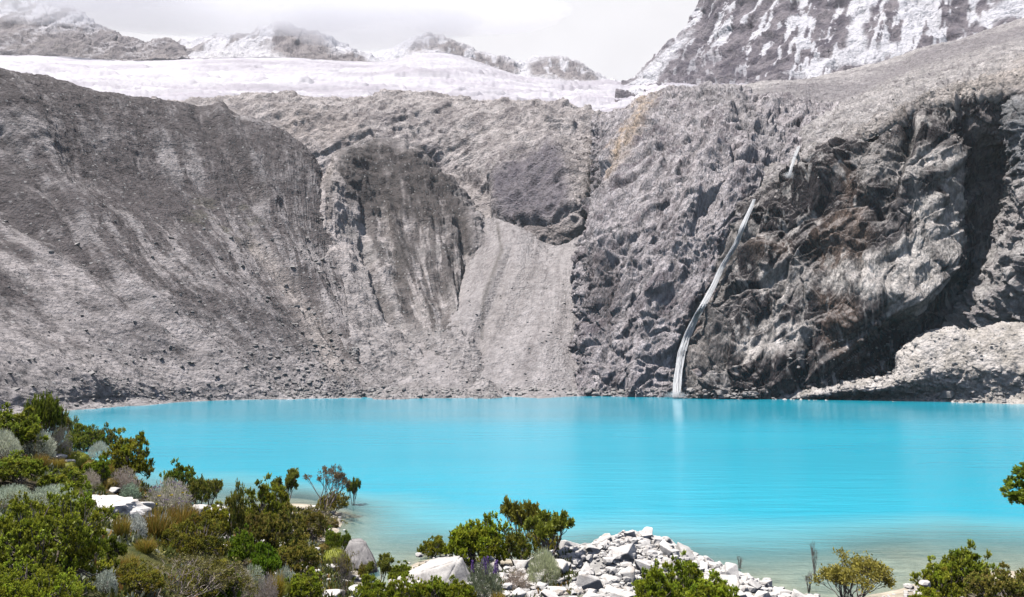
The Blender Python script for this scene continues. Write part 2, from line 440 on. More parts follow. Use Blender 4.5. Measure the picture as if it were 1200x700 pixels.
SLAB = [
 [(60, 175, 900), (230, 160, 900), (340, 160, 900), (440, 155, 900), (480, 150, 900), (560, 160, 880), (640, 165, 850), (700, 170, 830), (720, 175, 800), (790, 170, 800)],
 [(60, 122, 690), (225, 119, 690), (340, 116, 695), (435, 116, 695), (480, 110, 685), (560, 120, 675), (640, 124, 645), (700, 132, 620), (722, 138, 600), (790, 130, 600)],
 [(150, 165, 600), (260, 165, 600), (340, 165, 605), (420, 160, 608), (470, 160, 600), (540, 165, 590), (600, 165, 540), (655, 165, 515), (702, 170, 500), (790, 150, 500)],
 [(200, 215, 575), (300, 215, 575), (360, 218, 575), (420, 220, 575), (480, 215, 565), (530, 215, 550), (580, 218, 490), (645, 222, 440), (700, 218, 430), (790, 200, 440)],
 [(220, 270, 540), (320, 270, 540), (380, 272, 545), (430, 272, 540), (490, 268, 520), (540, 262, 490), (584, 262, 440), (640, 262, 408), (700, 255, 402), (790, 250, 410)],
 [(240, 340, 520), (330, 340, 520), (380, 345, 515), (430, 345, 500), (490, 338, 480), (540, 332, 450), (590, 325, 405), (640, 340, 385), (700, 330, 385), (790, 320, 400)],
]
sheet('rock_slope', SLAB, 620, 330, d_slab, c_slab, M_ROCK)

# ---- central cliff left of the waterfall
def strata(P, n, h, seed, warp=.6):
    t = (P @ np.asarray(n, np.float32)) / h + warp * fbm(P, h * 5, 3, seed=seed)
    f = t - np.floor(t)
    return f ** .6 - .5
def d_cliff(C):
    G, px, py = C['G'], C['px'], C['py']
    P = G + fbm(G, 35, 2, seed=51)[..., None] * 9
    # long ribs run from upper right to lower left on the face
    ca, sa = math.cos(R(58)), math.sin(R(58))
    A = np.stack([P[..., 0] * ca + P[..., 2] * sa, P[..., 1], -P[..., 0] * sa + P[..., 2] * ca], -1)
    A = A * np.array([.34, .9, 1.0])
    d = fbm(G, 70, 3, seed=52) * 7 + fbm(A, 16, 4, mode=1, seed=53, gain=.5) * 4.6 + fbm(A, 5, 4, mode=2, seed=54, gain=.6) * 1.3
    b, e = blocks(A, 10, 3); b2, e2 = blocks(P, 3.8, 4)
    d = d + b * 5.2 + b2 * 1.9 + strata(P, (-.62, .1, .78), 5.5, 55) * 1.3
    d = d + fbm(P, 1.6, 3, mode=2, seed=56) * .5
    for pts, w_, a in [([(700, 160), (697, 220), (686, 280), (684, 330)], 7, -5), ([(860, 130), (830, 200), (790, 290), (760, 370), (745, 460)], 12, 6), ([(760, 130), (730, 200), (700, 280)], 9, 6),
                       ([(730, 290), (715, 340), (705, 400)], 8, -6), ([(780, 230), (750, 300)], 7, -4), ([(700, 390), (690, 430), (688, 465)], 10, 6), ([(720, 455), (735, 462)], 8, -5),
                       ([(905, 190), (875, 250), (835, 330), (805, 400), (790, 465)], 8, -5), ([(880, 150), (870, 200), (850, 240)], 9, 4)]:
        d = d + a * stroke(px, py, pts, w_)
    return d * .58
def c_cliff(C):
    G, px, py = C['G'], C['px'], C['py']
    P = G; ca, sa = math.cos(R(58)), math.sin(R(58))
    A = np.stack([P[..., 0] * ca + P[..., 2] * sa, P[..., 1], -P[..., 0] * sa + P[..., 2] * ca], -1) * np.array([.3, .9, 1.0])
    k = fbm(A, 9, 5, seed=57, gain=.65); k2 = fbm(G, 26, 4, seed=58)
    c = mix([.38, .35, .35], [.17, .15, .158], sstep(-.15, .3, k + .35 * k2))
    c = mix(c, [.46, .43, .425], sstep(.05, .4, fbm(A, 4, 4, seed=59) + .2 * k2) * .6)
    c = mix(c, [.52, .40, .28], poly(px + 16 * k, py + 10 * k2, [(742, 122), (772, 112), (760, 150), (735, 190), (715, 215), (708, 200), (728, 160)], 8) * .75 * sstep(-.45, .1, k))
    vein = fbm(A * np.array([.6, 1, 1.6]), 6, 4, seed=62, gain=.6, mode=1)
    c = mix(c, [.50, .47, .465], sstep(.35, .62, vein) * .5)
    c = mix(c, [.085, .075, .08], sstep(.15, .45, fbm(A, 7, 4, seed=63, gain=.65)) * .55)
    c = mix(c, [.30, .285, .28], poly(px + 8 * k, py + 8 * k2, [(800, 108), (860, 104), (905, 150), (925, 180), (905, 180), (860, 140)], 12) * .6)
    c = mix(c, [.19, .13, .095], poly(px + 6 * k, py, [(800, 385), (820, 350), (835, 330), (825, 400), (800, 460), (792, 465)], 7) * .6)
    c = mix(c, [.10, .085, .085], poly(px + 6 * k, py, [(684, 300), (712, 300), (735, 340), (712, 395), (690, 360)], 8) * .55)
    return c * (1 + .25 * fbm(G, 2.0, 3, seed=60)[..., None])
CLIFF = [
 [(704, 180, 600), (728, 170, 590), (755, 160, 580), (790, 150, 570), (840, 150, 560), (890, 150, 550), (980, 160, 540)],
 [(704, 142, 480), (726, 134, 470), (755, 117, 460), (790, 107, 450), (840, 104, 440), (890, 112, 430), (980, 130, 415)],
 [(701, 170, 425), (740, 150, 405), (790, 145, 385), (845, 142, 370), (890, 152, 358), (930, 165, 350), (1000, 180, 350)],
 [(696, 240, 355), (730, 230, 340), (780, 222, 323), (830, 220, 312), (880, 220, 306), (920, 222, 308), (980, 230, 320)],
 [(684, 320, 312), (706, 312, 303), (745, 308, 293), (800, 300, 287), (845, 292, 286), (890, 300, 292), (940, 310, 310)],
 [(692, 400, 290), (706, 396, 282), (742, 398, 274), (785, 398, 268), (815, 392, 268), (855, 390, 275), (900, 400, 290)],
 [(688, 468, 268), (704, 467, 264), (725, 467, 262), (760, 467, 258), (795, 468, 255), (840, 470, 262), (880, 474, 275)],
 [(690, 482, 264), (760, 482, 256), (830, 482, 256), (880, 484, 270)],
]
CLIFF = [[(r[0][0] - 9, r[0][1], r[0][2] + 24)] + r for r in CLIFF]
sheet('cliff', CLIFF, 440, 560, d_cliff, c_cliff, M_CLIFF)

# ---- dark cliff right of the waterfall
def d_dark(C):
    G, px, py = C['G'], C['px'], C['py']
    P = G + fbm(G, 30, 2, seed=61)[..., None] * 8
    V_ = P * np.array([1.0, 1.0, .45])
    e = sstep(0, .09, C['v'])
    ca, sa = math.cos(R(35)), math.sin(R(35))
    A = np.stack([P[..., 0] * ca + P[..., 2] * sa, P[..., 1], -P[..., 0] * sa + P[..., 2] * ca], -1) * np.array([.4, .9, 1.0])
    d = fbm(G, 60, 3, seed=62) * 6 + fbm(A, 17, 4, mode=1, seed=63, gain=.5) * 3.6 + fbm(V_, 6, 4, mode=2, seed=64, gain=.6) * 1.5
    b, _ = blocks(A, 19, 5); b2, _ = blocks(V_, 5.5, 6)
    d = d + b * 7.0 + b2 * 2.4 + strata(P, (-.55, .1, .83), 7.5, 65) * 1.8
    for pts, w_, a in [([(1085, 150), (1110, 190), (1118, 240), (1105, 300), (1075, 370)], 17, 7), ([(1140, 150), (1150, 220), (1135, 300), (1085, 385), (1010, 430)], 16, -1.0),
                       ([(1062, 150), (1050, 200), (1030, 250)], 9, -7), ([(1030, 175), (1010, 215), (1040, 240)], 13, 4), ([(885, 245), (925, 225), (985, 190)], 8, 3.5),
                       ([(960, 250), (985, 230), (1030, 250)], 12, -4), ([(875, 300), (890, 295), (905, 300)], 9, 6), ([(880, 325), (920, 340), (960, 300)], 12, -5),
                       ([(990, 280), (1000, 330), (1060, 350)], 12, 4), ([(900, 400), (1000, 400), (1060, 380)], 14, -5), ([(840, 300), (835, 400), (840, 465)], 8, 4), ([(1050, 355), (1000, 395), (940, 440)], 7, -4)]:
        d = d + a * stroke(px, py, pts, w_)
    return d * (.3 + .7 * e) * .6
def c_dark(C):
    G, px, py = C['G'], C['px'], C['py']
    V_ = G * np.array([1.0, 1.0, .3])
    k = fbm(V_, 7, 5, seed=66, gain=.62); k2 = fbm(G, 20, 4, seed=67); k3 = fbm(G, 6, 4, seed=71)
    wx, wy = px + 22 * k2 + 9 * k3, py + 16 * k
    dark = np.array([.034, .029, .031]); grey = np.array([.15, .138, .135]); pale = np.array([.60, .565, .52])
    c = mix(grey, dark, sstep(-.38, .05, k + .5 * k2))
    wet = poly(wx, wy, [(880, 250), (935, 225), (1010, 200), (1050, 225), (1000, 250), (985, 300), (925, 350), (870, 345), (850, 300)], 12) + \
          poly(wx, wy, [(880, 375), (960, 360), (1040, 355), (1080, 345), (1120, 290), (1180, 190), (1190, 130), (1130, 130), (1150, 250), (1100, 330), (1050, 380), (1080, 420), (920, 475), (840, 475), (842, 400)], 12) + \
          poly(wx, wy, [(1050, 150), (1085, 140), (1070, 200), (1040, 235), (1030, 215)], 8)
    c = mix(c, dark, np.clip(wet, 0, 1) * sstep(-.35, .1, k3 + .25) * .93)
    for pts, a in [([(975, 320), (1030, 300), (1080, 260), (1115, 270), (1105, 320), (1070, 370), (1040, 385), (1045, 350), (990, 345)], 1.0),
                   ([(1065, 190), (1090, 175), (1125, 190), (1130, 240), (1110, 290), (1080, 280), (1075, 230)], .8),
                   ([(885, 310), (920, 320), (895, 345)], .85), ([(860, 400), (900, 370), (950, 380), (920, 420), (870, 425)], .95), ([(925, 300), (980, 330), (960, 350), (905, 345)], .45),
                   ([(1010, 175), (1060, 155), (1068, 170), (1030, 240), (1010, 230)], .55), ([(840, 270), (880, 265), (905, 285), (880, 300)], .4)]:
        c = mix(c, pale, poly(wx, wy, pts, 8) * a * sstep(-.5, .0, -k))  # pale slabs, painted brighter still as their sunlit faces
    for pts, a in [([(960, 250), (1005, 235), (1020, 270), (1015, 310), (970, 325), (955, 295)], .62), ([(965, 345), (1000, 350), (1010, 430), (980, 440), (960, 400)], .5),
                   ([(1135, 140), (1165, 130), (1170, 175), (1140, 190)], .7), ([(880, 280), (935, 285), (925, 305), (880, 310)], .45), ([(985, 200), (1000, 192), (1005, 225), (985, 235)], .5)]:
        c = mix(c, [.22, .15, .105], poly(wx, py + 8 * k, pts, 9) * a * .75)
    stk = fbm(G * np.array([1.0, 1.0, .12]), 3.2, 4, seed=69, gain=.6)
    c = mix(c, pale, sstep(.10, .32, stk + .25 * k2) * .65)
    c = mix(c, dark * .9, sstep(.10, .32, -stk - .15 * k2) * .55)
    c = mix(c, [.30, .275, .265], poly(wx, wy, [(1130, 130), (1190, 125), (1185, 230), (1150, 300), (1100, 370), (1070, 360), (1130, 270), (1140, 200)], 10) * .75 * sstep(-.5, .15, k))  # recess rock painted lighter, to offset the shade where no sun reaches
    led = sstep(.12, .0, C['v'] + .06 * k2)
    c = mix(c, [.32, .28, .24], led * .85)
    c = mix(c, [.22, .205, .19], poly(wx, py, [(780, 470), (800, 390), (850, 270), (880, 240), (880, 262), (862, 300), (845, 400), (842, 470)], 9) * .65)
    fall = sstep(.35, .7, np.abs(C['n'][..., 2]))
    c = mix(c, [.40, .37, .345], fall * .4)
    return c * (1 + .25 * fbm(G, 1.7, 3, seed=68)[..., None])
DARK = [
 [(866, 262, 305), (902, 240, 302), (932, 228, 298), (972, 208, 290), (1012, 188, 284), (1052, 168, 277), (1082, 155, 271), (1120, 145, 266), (1200, 134, 256), (1500, 125, 236)],
 [(866, 240, 295), (900, 221, 288), (930, 207, 281), (970, 184, 271), (1010, 163, 264), (1050, 142, 256), (1080, 129, 250), (1120, 119, 244), (1200, 109, 234), (1500, 98, 214)],
 [(850, 290, 284), (890, 270, 274), (930, 255, 267), (975, 235, 256), (1020, 210, 249), (1060, 195, 243), (1100, 185, 240), (1150, 185, 246), (1200, 170, 244), (1500, 150, 225)],
 [(826, 350, 272), (868, 340, 262), (920, 320, 257), (970, 305, 249), (1020, 290, 240), (1070, 270, 232), (1110, 262, 236), (1150, 262, 244), (1200, 250, 240), (1500, 250, 215)],
 [(802, 402, 264), (848, 395, 253), (910, 385, 247), (970, 372, 239), (1020, 362, 231), (1070, 352, 231), (1110, 352, 236), (1160, 350, 242), (1200, 340, 240), (1500, 330, 215)],
 [(785, 468, 253), (838, 469, 243), (900, 470, 239), (960, 470, 234), (1020, 465, 238), (1080, 458, 240), (1120, 450, 240), (1160, 448, 238), (1200, 448, 234), (1500, 455, 205)],
 [(785, 484, 250), (838, 484, 240), (900, 484, 237), (960, 484, 232), (1020, 484, 238), (1080, 480, 240), (1120, 478, 240), (1160, 478, 238), (1200, 478, 234), (1500, 480, 205)],
]
sheet('cliff', DARK, 760, 520, d_dark, c_dark, M_CLIFF)

# ---- sunlit buttress at the right edge
def d_butt(C):
    G, px, py = C['G'], C['px'], C['py']
    P = G + fbm(G, 20, 2, seed=71)[..., None] * 5
    ca, sa = math.cos(R(-30)), math.sin(R(-30))
    A = np.stack([P[..., 0] * ca + P[..., 2] * sa, P[..., 1], -P[..., 0] * sa + P[..., 2] * ca], -1) * np.array([.4, .9, 1.0])
    b, _ = blocks(A, 4.5, 7)
    d = fbm(G, 30, 3, seed=72) * 4 + fbm(A, 8, 5, mode=1, seed=73) * 2.8 + b * 1.8 + strata(P, (.45, .1, .85), 3.5, 75) * 1.0 + fbm(P, 1.5, 3, mode=2, seed=76) * .4
    return d * fade_edge(C, .05) * .7
def c_butt(C):
    G, px, py = C['G'], C['px'], C['py']
    k = fbm(G, 7, 4, seed=77)
    c = mix([.31, .295, .28], [.19, .175, .17], sstep(-.2, .35, k))
    c = mix(c, [.17, .18, .185], poly(px, py, [(1170, 118), (1230, 115), (1230, 205), (1188, 200), (1175, 160)], 6) * .7)
    c = mix(c, [.07, .06, .06], stroke(px + 5 * k, py, [(1192, 132), (1182, 175), (1190, 215)], 4) * .6)
    return c * (1 + .2 * fbm(G, 1.5, 3, seed=78)[..., None])
BUTT = [
 [(1195, 130, 275), (1205, 120, 250), (1230, 115, 235), (1300, 110, 225), (1500, 100, 215)],
 [(1172, 135, 262), (1180, 128, 236), (1205, 118, 222), (1300, 112, 210), (1500, 100, 200)],
 [(1184, 215, 258), (1190, 205, 232), (1212, 195, 214), (1300, 190, 200), (1500, 190, 190)],
 [(1172, 262, 254), (1182, 255, 232), (1205, 250, 213), (1300, 250, 196), (1500, 250, 185)],
 [(1142, 330, 248), (1158, 322, 230), (1190, 320, 214), (1300, 320, 194), (1500, 320, 180)],
 [(1095, 395, 246), (1118, 392, 234), (1165, 390, 224), (1300, 395, 208), (1500, 400, 192)],
 [(1070, 440, 250), (1100, 440, 244), (1150, 440, 236), (1300, 450, 220), (1500, 455, 205)],
]
sheet('rock_buttress', BUTT, 300, 420, d_butt, c_butt, M_ROCK, 1.6)  # gain raised: sunlight on this side goes into the rock colour

# ---- talus apron above the dark cliff
def d_talus(C):
    G, px, py = C['G'], C['px'], C['py']
    P = G + fbm(G, 30, 2, seed=81)[..., None] * 6
    b, _ = blocks(P, 5, 8); b2, _ = blocks(P, 2.2, 9)
    near = sstep(.25, .75, C['v'])
    d = fbm(G, 80, 3, seed=82) * 6 + fbm(G, 14, 4, mode=1, seed=83) * 2.2 + (b * 1.6 + b2 * .8) * (.4 + .9 * near) + fbm(P, 1.8, 3, mode=2, seed=86) * .5
    for pts, w_, a in [([(870, 105), (930, 120), (1000, 100), (1060, 75)], 9, -7), ([(840, 120), (900, 140), (930, 180)], 12, -5), ([(1200, 50), (1100, 80), (1000, 130), (930, 175)], 9, 4), ([(1200, 95), (1090, 125), (1000, 165), (900, 215)], 7, 3), ([(935, 165), (925, 200), (900, 225)], 6, -4)]:
        d = d + a * stroke(px, py, pts, w_)
    return d * .7
def c_talus(C):
    G, px, py = C['G'], C['px'], C['py']
    k = fbm(G, 10, 5, seed=87, gain=.62); k2 = fbm(G, 50, 3, seed=88)
    c = mix([.35, .33, .315], [.22, .205, .20], sstep(-.2, .4, k + .4 * k2))
    c = mix(c, [.40, .35, .30], poly(px + 15 * k, py + 10 * k2, [(880, 240), (1010, 160), (1210, 70), (1210, 112), (1090, 130), (1010, 170), (930, 215)], 14) * .55)
    upper = poly(px + 10 * k, py + 8 * k2, [(800, 108), (900, 100), (1000, 88), (1070, 62), (1210, 22), (1210, 48), (1080, 85), (990, 120), (920, 110), (860, 125)], 8)
    c = mix(c, [.165, .152, .155], upper * .75)
    return c * (1 + .22 * fbm(G, 2.2, 3, seed=89)[..., None])
TALUS = [
 [(760, 150, 800), (800, 130, 820), (860, 120, 840), (920, 115, 860), (990, 105, 880), (1060, 80, 900), (1120, 65, 900), (1200, 45, 900), (1500, -30, 900)],
 [(765, 125, 590), (800, 106, 610), (860, 97, 650), (920, 95, 690), (990, 86, 710), (1060, 61, 730), (1120, 47, 735), (1200, 22, 745), (1500, -70, 745)],
 [(780, 150, 500), (805, 130, 495), (862, 126, 480), (930, 124, 478), (1000, 113, 485), (1070, 86, 500), (1130, 70, 500), (1200, 52, 500), (1500, 20, 480)],
 [(810, 185, 430), (835, 165, 405), (880, 168, 376), (930, 168, 352), (990, 140, 345), (1050, 115, 338), (1110, 98, 330), (1200, 80, 320), (1500, 60, 300)],
 [(832, 225, 350), (872, 228, 310), (905, 213, 299), (935, 199, 291), (975, 176, 281), (1015, 155, 273), (1060, 131, 263), (1120, 113, 254), (1200, 103, 243), (1500, 92, 223)],
 [(830, 262, 348), (872, 248, 303), (905, 228, 290), (935, 213, 282), (975, 190, 272), (1015, 169, 264), (1060, 146, 255), (1120, 126, 246), (1200, 116, 236), (1500, 105, 216)],
]
sheet('talus_slope', TALUS, 620, 360, d_talus, c_talus, M_ROCK, 1.5)  # higher gain puts the sunshine of the right side into the talus colour

# ---- scree fan at the right shore
def d_fan(C):
    G, px, py = C['G'], C['px'], C['py']
    b, _ = blocks(G, 3, 10); b2, _ = blocks(G, 1.4, 12)
    d = fbm(G, 25, 3, seed=91) * 1.2 + fbm(G, 6, 3, mode=1, seed=92) * .4 + b * .45 + b2 * .3
    d = d + 3 * stroke(px, py, [(1060, 425), (1090, 405), (1120, 400)], 10)
    return d * sstep(0, .12, 1 - C['v'])
def c_fan(C):
    G, px, py = C['G'], C['px'], C['py']
    k = fbm(G, 5, 5, seed=93, gain=.65); k2 = fbm(G, 20, 3, seed=94)
    c = mix([.40, .375, .345], [.27, .25, .22], sstep(-.25, .35, k + .3 * k2))
    return c * (1 + .2 * fbm(G, 1.2, 3, seed=95)[..., None])
FAN = [
 [(890, 470, 246), (940, 460, 240), (980, 450, 238), (1020, 444, 234), (1050, 434, 232), (1078, 408, 238), (1110, 396, 240), (1150, 388, 236), (1210, 378, 232), (1500, 380, 215)],
 [(900, 472, 240), (945, 461, 234), (985, 452, 230), (1025, 446, 226), (1055, 436, 222), (1080, 411, 223), (1112, 400, 221), (1150, 393, 217), (1210, 384, 211), (1500, 390, 190)],
 [(900, 474, 238), (950, 465, 231), (990, 459, 226), (1030, 455, 221), (1065, 448, 217), (1095, 436, 214), (1125, 431, 211), (1160, 430, 207), (1215, 428, 202), (1500, 438, 178)],
 [(905, 467.6, None), (960, 468, None), (1000, 468.6, None), (1040, 469.5, None), (1080, 470.5, None), (1110, 471.3, None), (1140, 472, None), (1170, 473, None), (1220, 474.5, None), (1500, 486, None)],
 [(905, 478, 222), (1000, 479, 205), (1100, 482, 190), (1220, 487, 170), (1500, 500, 120)],
]
sheet('scree', FAN, 420, 200, d_fan, c_fan, M_SCREE_PALE, 1.65)  # scree colour brightened by gain for the sun on this shore

# ---- glacier and far mountains
t = NT('glacier_ice')
geo = t.n('ShaderNodeNewGeometry').outputs['Position']
vec = t.n('ShaderNodeMapping', {'Vector': geo, 'Rotation': (0, 0, R(-12)), 'Scale': (.35, 1, 1)}).outputs[0]
a = t.noise(vec, 1 / 40, 9, .7, .6); b = t.noise(geo, 1 / 9, 6, .7)
base = t.n('ShaderNodeVertexColor', layer_name='tint').outputs['Color']
k = t.math('ADD', t.ramp(a, .35, .65, .80, 1.08), t.ramp(b, .3, .7, -.05, .05))
colr = t.mixc(1.0, base, t.n('ShaderNodeCombineColor', {0: k, 1: k, 2: k}).outputs[0], 'MULTIPLY')
bmp = t.n('ShaderNodeBump', {'Strength': .4, 'Distance': 7.0, 'Height': t.math('ADD', a, t.math('MULTIPLY', b, .4))}).outputs[0]
t.link(t.n('ShaderNodeBsdfPrincipled', {'Base Color': colr, 'Roughness': .6, 'Normal': bmp, 'Specular IOR Level': .3}).outputs[0], t.out.inputs[0])
M_ICE = t.m

def d_glac(C):
    G = C['G']; S = G * np.array([.35, 1, 1])
    return fbm(G, 220, 3, seed=101) * 5 + blocks(S, 26, 14)[0] * 5 * sstep(.9, .3, C['v']) + fbm(S, 30, 5, mode=1, seed=102, gain=.6) * 3 * sstep(1.0, .5, C['v']) + fbm(G, 10, 3, mode=1, seed=103) * 1.8 * sstep(.9, .3, C['v'])
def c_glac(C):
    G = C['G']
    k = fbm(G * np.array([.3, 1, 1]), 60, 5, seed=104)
    c = mix([.50, .485, .51], [.36, .335, .37], sstep(-.2, .35, k) * sstep(.95, .45, C['v']))  # ice colour lowered in place of cloud shade over the glacier
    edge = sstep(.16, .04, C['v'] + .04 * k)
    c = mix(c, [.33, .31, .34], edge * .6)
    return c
GLAC = [
 [(-300, 150, 640), (0, 145, 660), (150, 165, 660), (300, 160, 665), (450, 160, 665), (600, 165, 655), (720, 170, 630), (800, 150, 640), (900, 140, 700)],
 [(-300, 100, 690), (0, 98, 710), (150, 116, 715), (300, 122, 720), (450, 122, 725), (600, 126, 700), (710, 137, 660), (780, 110, 690), (900, 110, 760)],
 [(-300, 76, 900), (0, 84, 920), (150, 97, 930), (300, 100, 940), (450, 100, 940), (600, 110, 920), (710, 118, 880), (780, 103, 880), (900, 105, 900)],
 [(-300, 63, 1250), (0, 69, 1280), (150, 75, 1290), (300, 71, 1300), (430, 77, 1300), (515, 67, 1300), (610, 91, 1250), (710, 99, 1200), (790, 99, 1180), (900, 98, 1150)],
 [(-300, 64, 1520), (0, 69, 1540), (150, 75, 1550), (300, 71, 1560), (430, 77, 1560), (515, 67, 1560), (610, 91, 1500), (710, 99, 1450), (790, 100, 1400), (900, 98, 1400)],
 [(-300, 90, 1900), (0, 95, 1900), (300, 95, 1900), (515, 100, 1900), (710, 110, 1900), (900, 112, 1900)],
]
GLAC = [ [(r[i] if i < len(r) else r[-1]) for i in range(len(r))] for r in GLAC]
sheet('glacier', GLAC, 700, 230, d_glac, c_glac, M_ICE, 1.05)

def far_mtn(name, ridge, foot, Yr, Yf, seed, snow, nu, nv, relief=30, rough_top=1.0, rockc=((.26, .235, .23), (.15, .135, .14))):
    rows = [[(x, y + 60, Yr + 350) for x, y in ridge], [(x, y, Yr) for x, y in ridge],
            [((x + fx) / 2 + 0, y * .5 + fy * .5 + 0, Yr * .5 + Yf * .5) for (x, y), (fx, fy) in zip(ridge, foot)],
            [(x, y, Yf) for x, y in foot], [(x, y + 25, Yf - 40) for x, y in foot]]
    def disp(C):
        G = C['G']; S = stretch_uv(C, 1, 3.2) + fbm(G, 150, 2, seed=seed)[..., None] * 20
        A = G * np.array([1, .8, .45])
        b, _ = blocks(A, relief * 1.4, seed)
        d = fbm(G, relief * 6, 3, seed=seed) * relief * .9 + fbm(A, relief * 2.2, 5, mode=1, seed=seed + 1, gain=.58) * relief * .62 + b * relief * .25 + fbm(A, relief * .5, 3, mode=2, seed=seed + 2) * relief * .12
        return d * (.35 + .65 * sstep(0, .25, C['v'])) * .7
    def colour(C):
        G = C['G']; k = fbm(G * np.array([1, 1, .4]), relief * .9, 5, seed=seed + 3, gain=.6)
        c = mix(rockc[0], rockc[1], sstep(-.25, .3, k))
        s = snow(C, k)
        return mix(c, [.56, .555, .575], np.clip(s, 0, 1))
    return sheet(name, rows, nu, nv, disp, colour, M_FARSNOW, 1.12)
M_FARSNOW = ground_mat('far_rock_and_snow', 2.4, .7, .34)

def snow_left(C, k):
    px, py = C['px'], C['py']; G = C['G']
    st = fbm(G * np.array([1.0, .1, .22]), 34, 4, seed=113)
    z = poly(px, py, [(-300, -150), (120, -60), (112, 36), (60, 36), (20, 20), (0, 30), (-300, 60)], 12)
    led = sstep(.3, .75, C['n'][..., 2])
    return z * sstep(-.02, .12, st + .22 * led) + sstep(.55, .8, C['n'][..., 2]) * .5 * sstep(.0, .2, st)
far_mtn('mountain', [(-400, -120), (-150, -110), (-30, -70), (30, -28), (70, -2), (105, 25), (130, 38), (152, 48), (172, 56), (188, 52), (215, 64)],
        [(-400, 70), (-150, 72), (0, 77), (40, 80), (75, 82), (105, 84), (130, 82), (152, 80), (172, 78), (188, 76), (225, 76)], 1750, 1420, 111, snow_left, 420, 220, 26)
def snow_mid(C, k):
    px, py = C['px'], C['py']; G = C['G']
    st = fbm(G * np.array([1.0, .1, .3]), 40, 4, seed=123)
    rock = poly(px + 9 * k, py + 7 * k, [(318, 62), (325, 33), (352, 33), (378, 42), (386, 62), (392, 66), (425, 66), (429, 84), (400, 82), (372, 77), (342, 74), (330, 66)], 6)
    r2 = sstep(.08, .22, st) * poly(px, py, [(190, 45), (330, 25), (330, 52), (200, 75)], 12)
    return 1 - np.clip(rock * sstep(-.5, -.15, k + .2) + r2 * .85, 0, 1)
far_mtn('mountain', [(170, 72), (205, 58), (232, 49), (260, 42), (290, 44), (315, 36), (332, 30), (352, 38), (380, 42), (400, 52), (425, 66), (470, 84)],
        [(170, 88), (205, 84), (232, 80), (260, 78), (290, 80), (315, 80), (332, 80), (352, 84), (380, 88), (400, 90), (425, 90), (470, 98)], 1800, 1450, 121, snow_mid, 330, 130, 22)
def snow_mid2(C, k):
    px, py = C['px'], C['py']; G = C['G']
    st = fbm(G * np.array([1.0, .1, .3]), 26, 4, seed=133)
    rock = poly(px + 8 * k, py + 5 * k, [(480, 62), (500, 40), (530, 48), (560, 64), (592, 70), (606, 78), (606, 90), (580, 90), (552, 80), (530, 72), (510, 58)], 5) + \
           poly(px + 5 * k, py + 5 * k, [(620, 74), (650, 68), (680, 76), (703, 98), (680, 99), (650, 95), (622, 92)], 5)
    return 1 - np.clip(rock, 0, 1) * (1 - .8 * sstep(.1, .25, st))
far_mtn('mountain', [(430, 70), (462, 60), (490, 44), (520, 48), (545, 58), (562, 66), (592, 70), (612, 79), (626, 72), (655, 70), (680, 77), (702, 96), (745, 106)],
        [(430, 92), (462, 88), (490, 80), (520, 80), (545, 88), (562, 92), (592, 96), (612, 98), (626, 100), (655, 101), (680, 102), (702, 106), (745, 114)], 1900, 1550, 131, snow_mid2, 360, 120, 18)
def snow_right(C, k):
    px, py = C['px'], C['py']; G = C['G']
    st = fbm(np.stack([G[..., 0] - .38 * G[..., 2], G[..., 1] * .03, G[..., 2] * .10], -1), 22, 4, seed=143, gain=.6)
    big = fbm(G, 120, 3, seed=144)
    led = sstep(.25, .7, C['n'][..., 2])
    w = sstep(70, 0, py) * .10
    q_ = np.stack([G[..., 0] - .62 * G[..., 2], G[..., 1] * .03, G[..., 2] * .09], -1)
    fine = fbm(q_, 9, 4, seed=146, gain=.6); brk = fbm(G * np.array([1, .05, 1.0]), 34, 4, seed=147, gain=.6)
    s = sstep(.13, .19, .5 * st + .75 * fine + .45 * brk + .05 * led + w * .9 + .10 * big)
    ap = poly(px + 6 * k, py + 4 * k, [(915, 96), (945, 90), (1005, 82), (1062, 60), (1060, 50), (1018, 62), (1012, 40), (1022, 10), (1045, -20), (1010, -20), (1000, 20), (990, 58), (960, 76)], 4)
    ap2 = poly(px + 5 * k, py + 4 * k, [(1145, 20), (1210, -5), (1240, -5), (1240, 14), (1180, 24), (1150, 30)], 4) + poly(px + 7 * k, py + 5 * k, [(735, 104), (760, 84), (800, 46), (812, 34), (800, 62), (772, 92), (770, 104)], 4)
    return np.maximum(s * (1 - .6 * poly(px, py, [(780, 60), (860, 60), (900, 110), (780, 120)], 15)), np.clip(ap + ap2, 0, 1))
far_mtn('mountain', [(732, 104), (752, 92), (778, 62), (800, 42), (815, 18), (835, -25), (880, -110), (960, -190), (1080, -240), (1250, -270), (1600, -280)],
        [(720, 122), (765, 122), (800, 120), (840, 114), (880, 110), (915, 106), (960, 102), (1010, 96), (1080, 72), (1220, 34), (1600, -50)], 1250, 800, 141, snow_right, 560, 420, 20,
        rockc=((.20, .18, .19), (.085, .075, .09)))
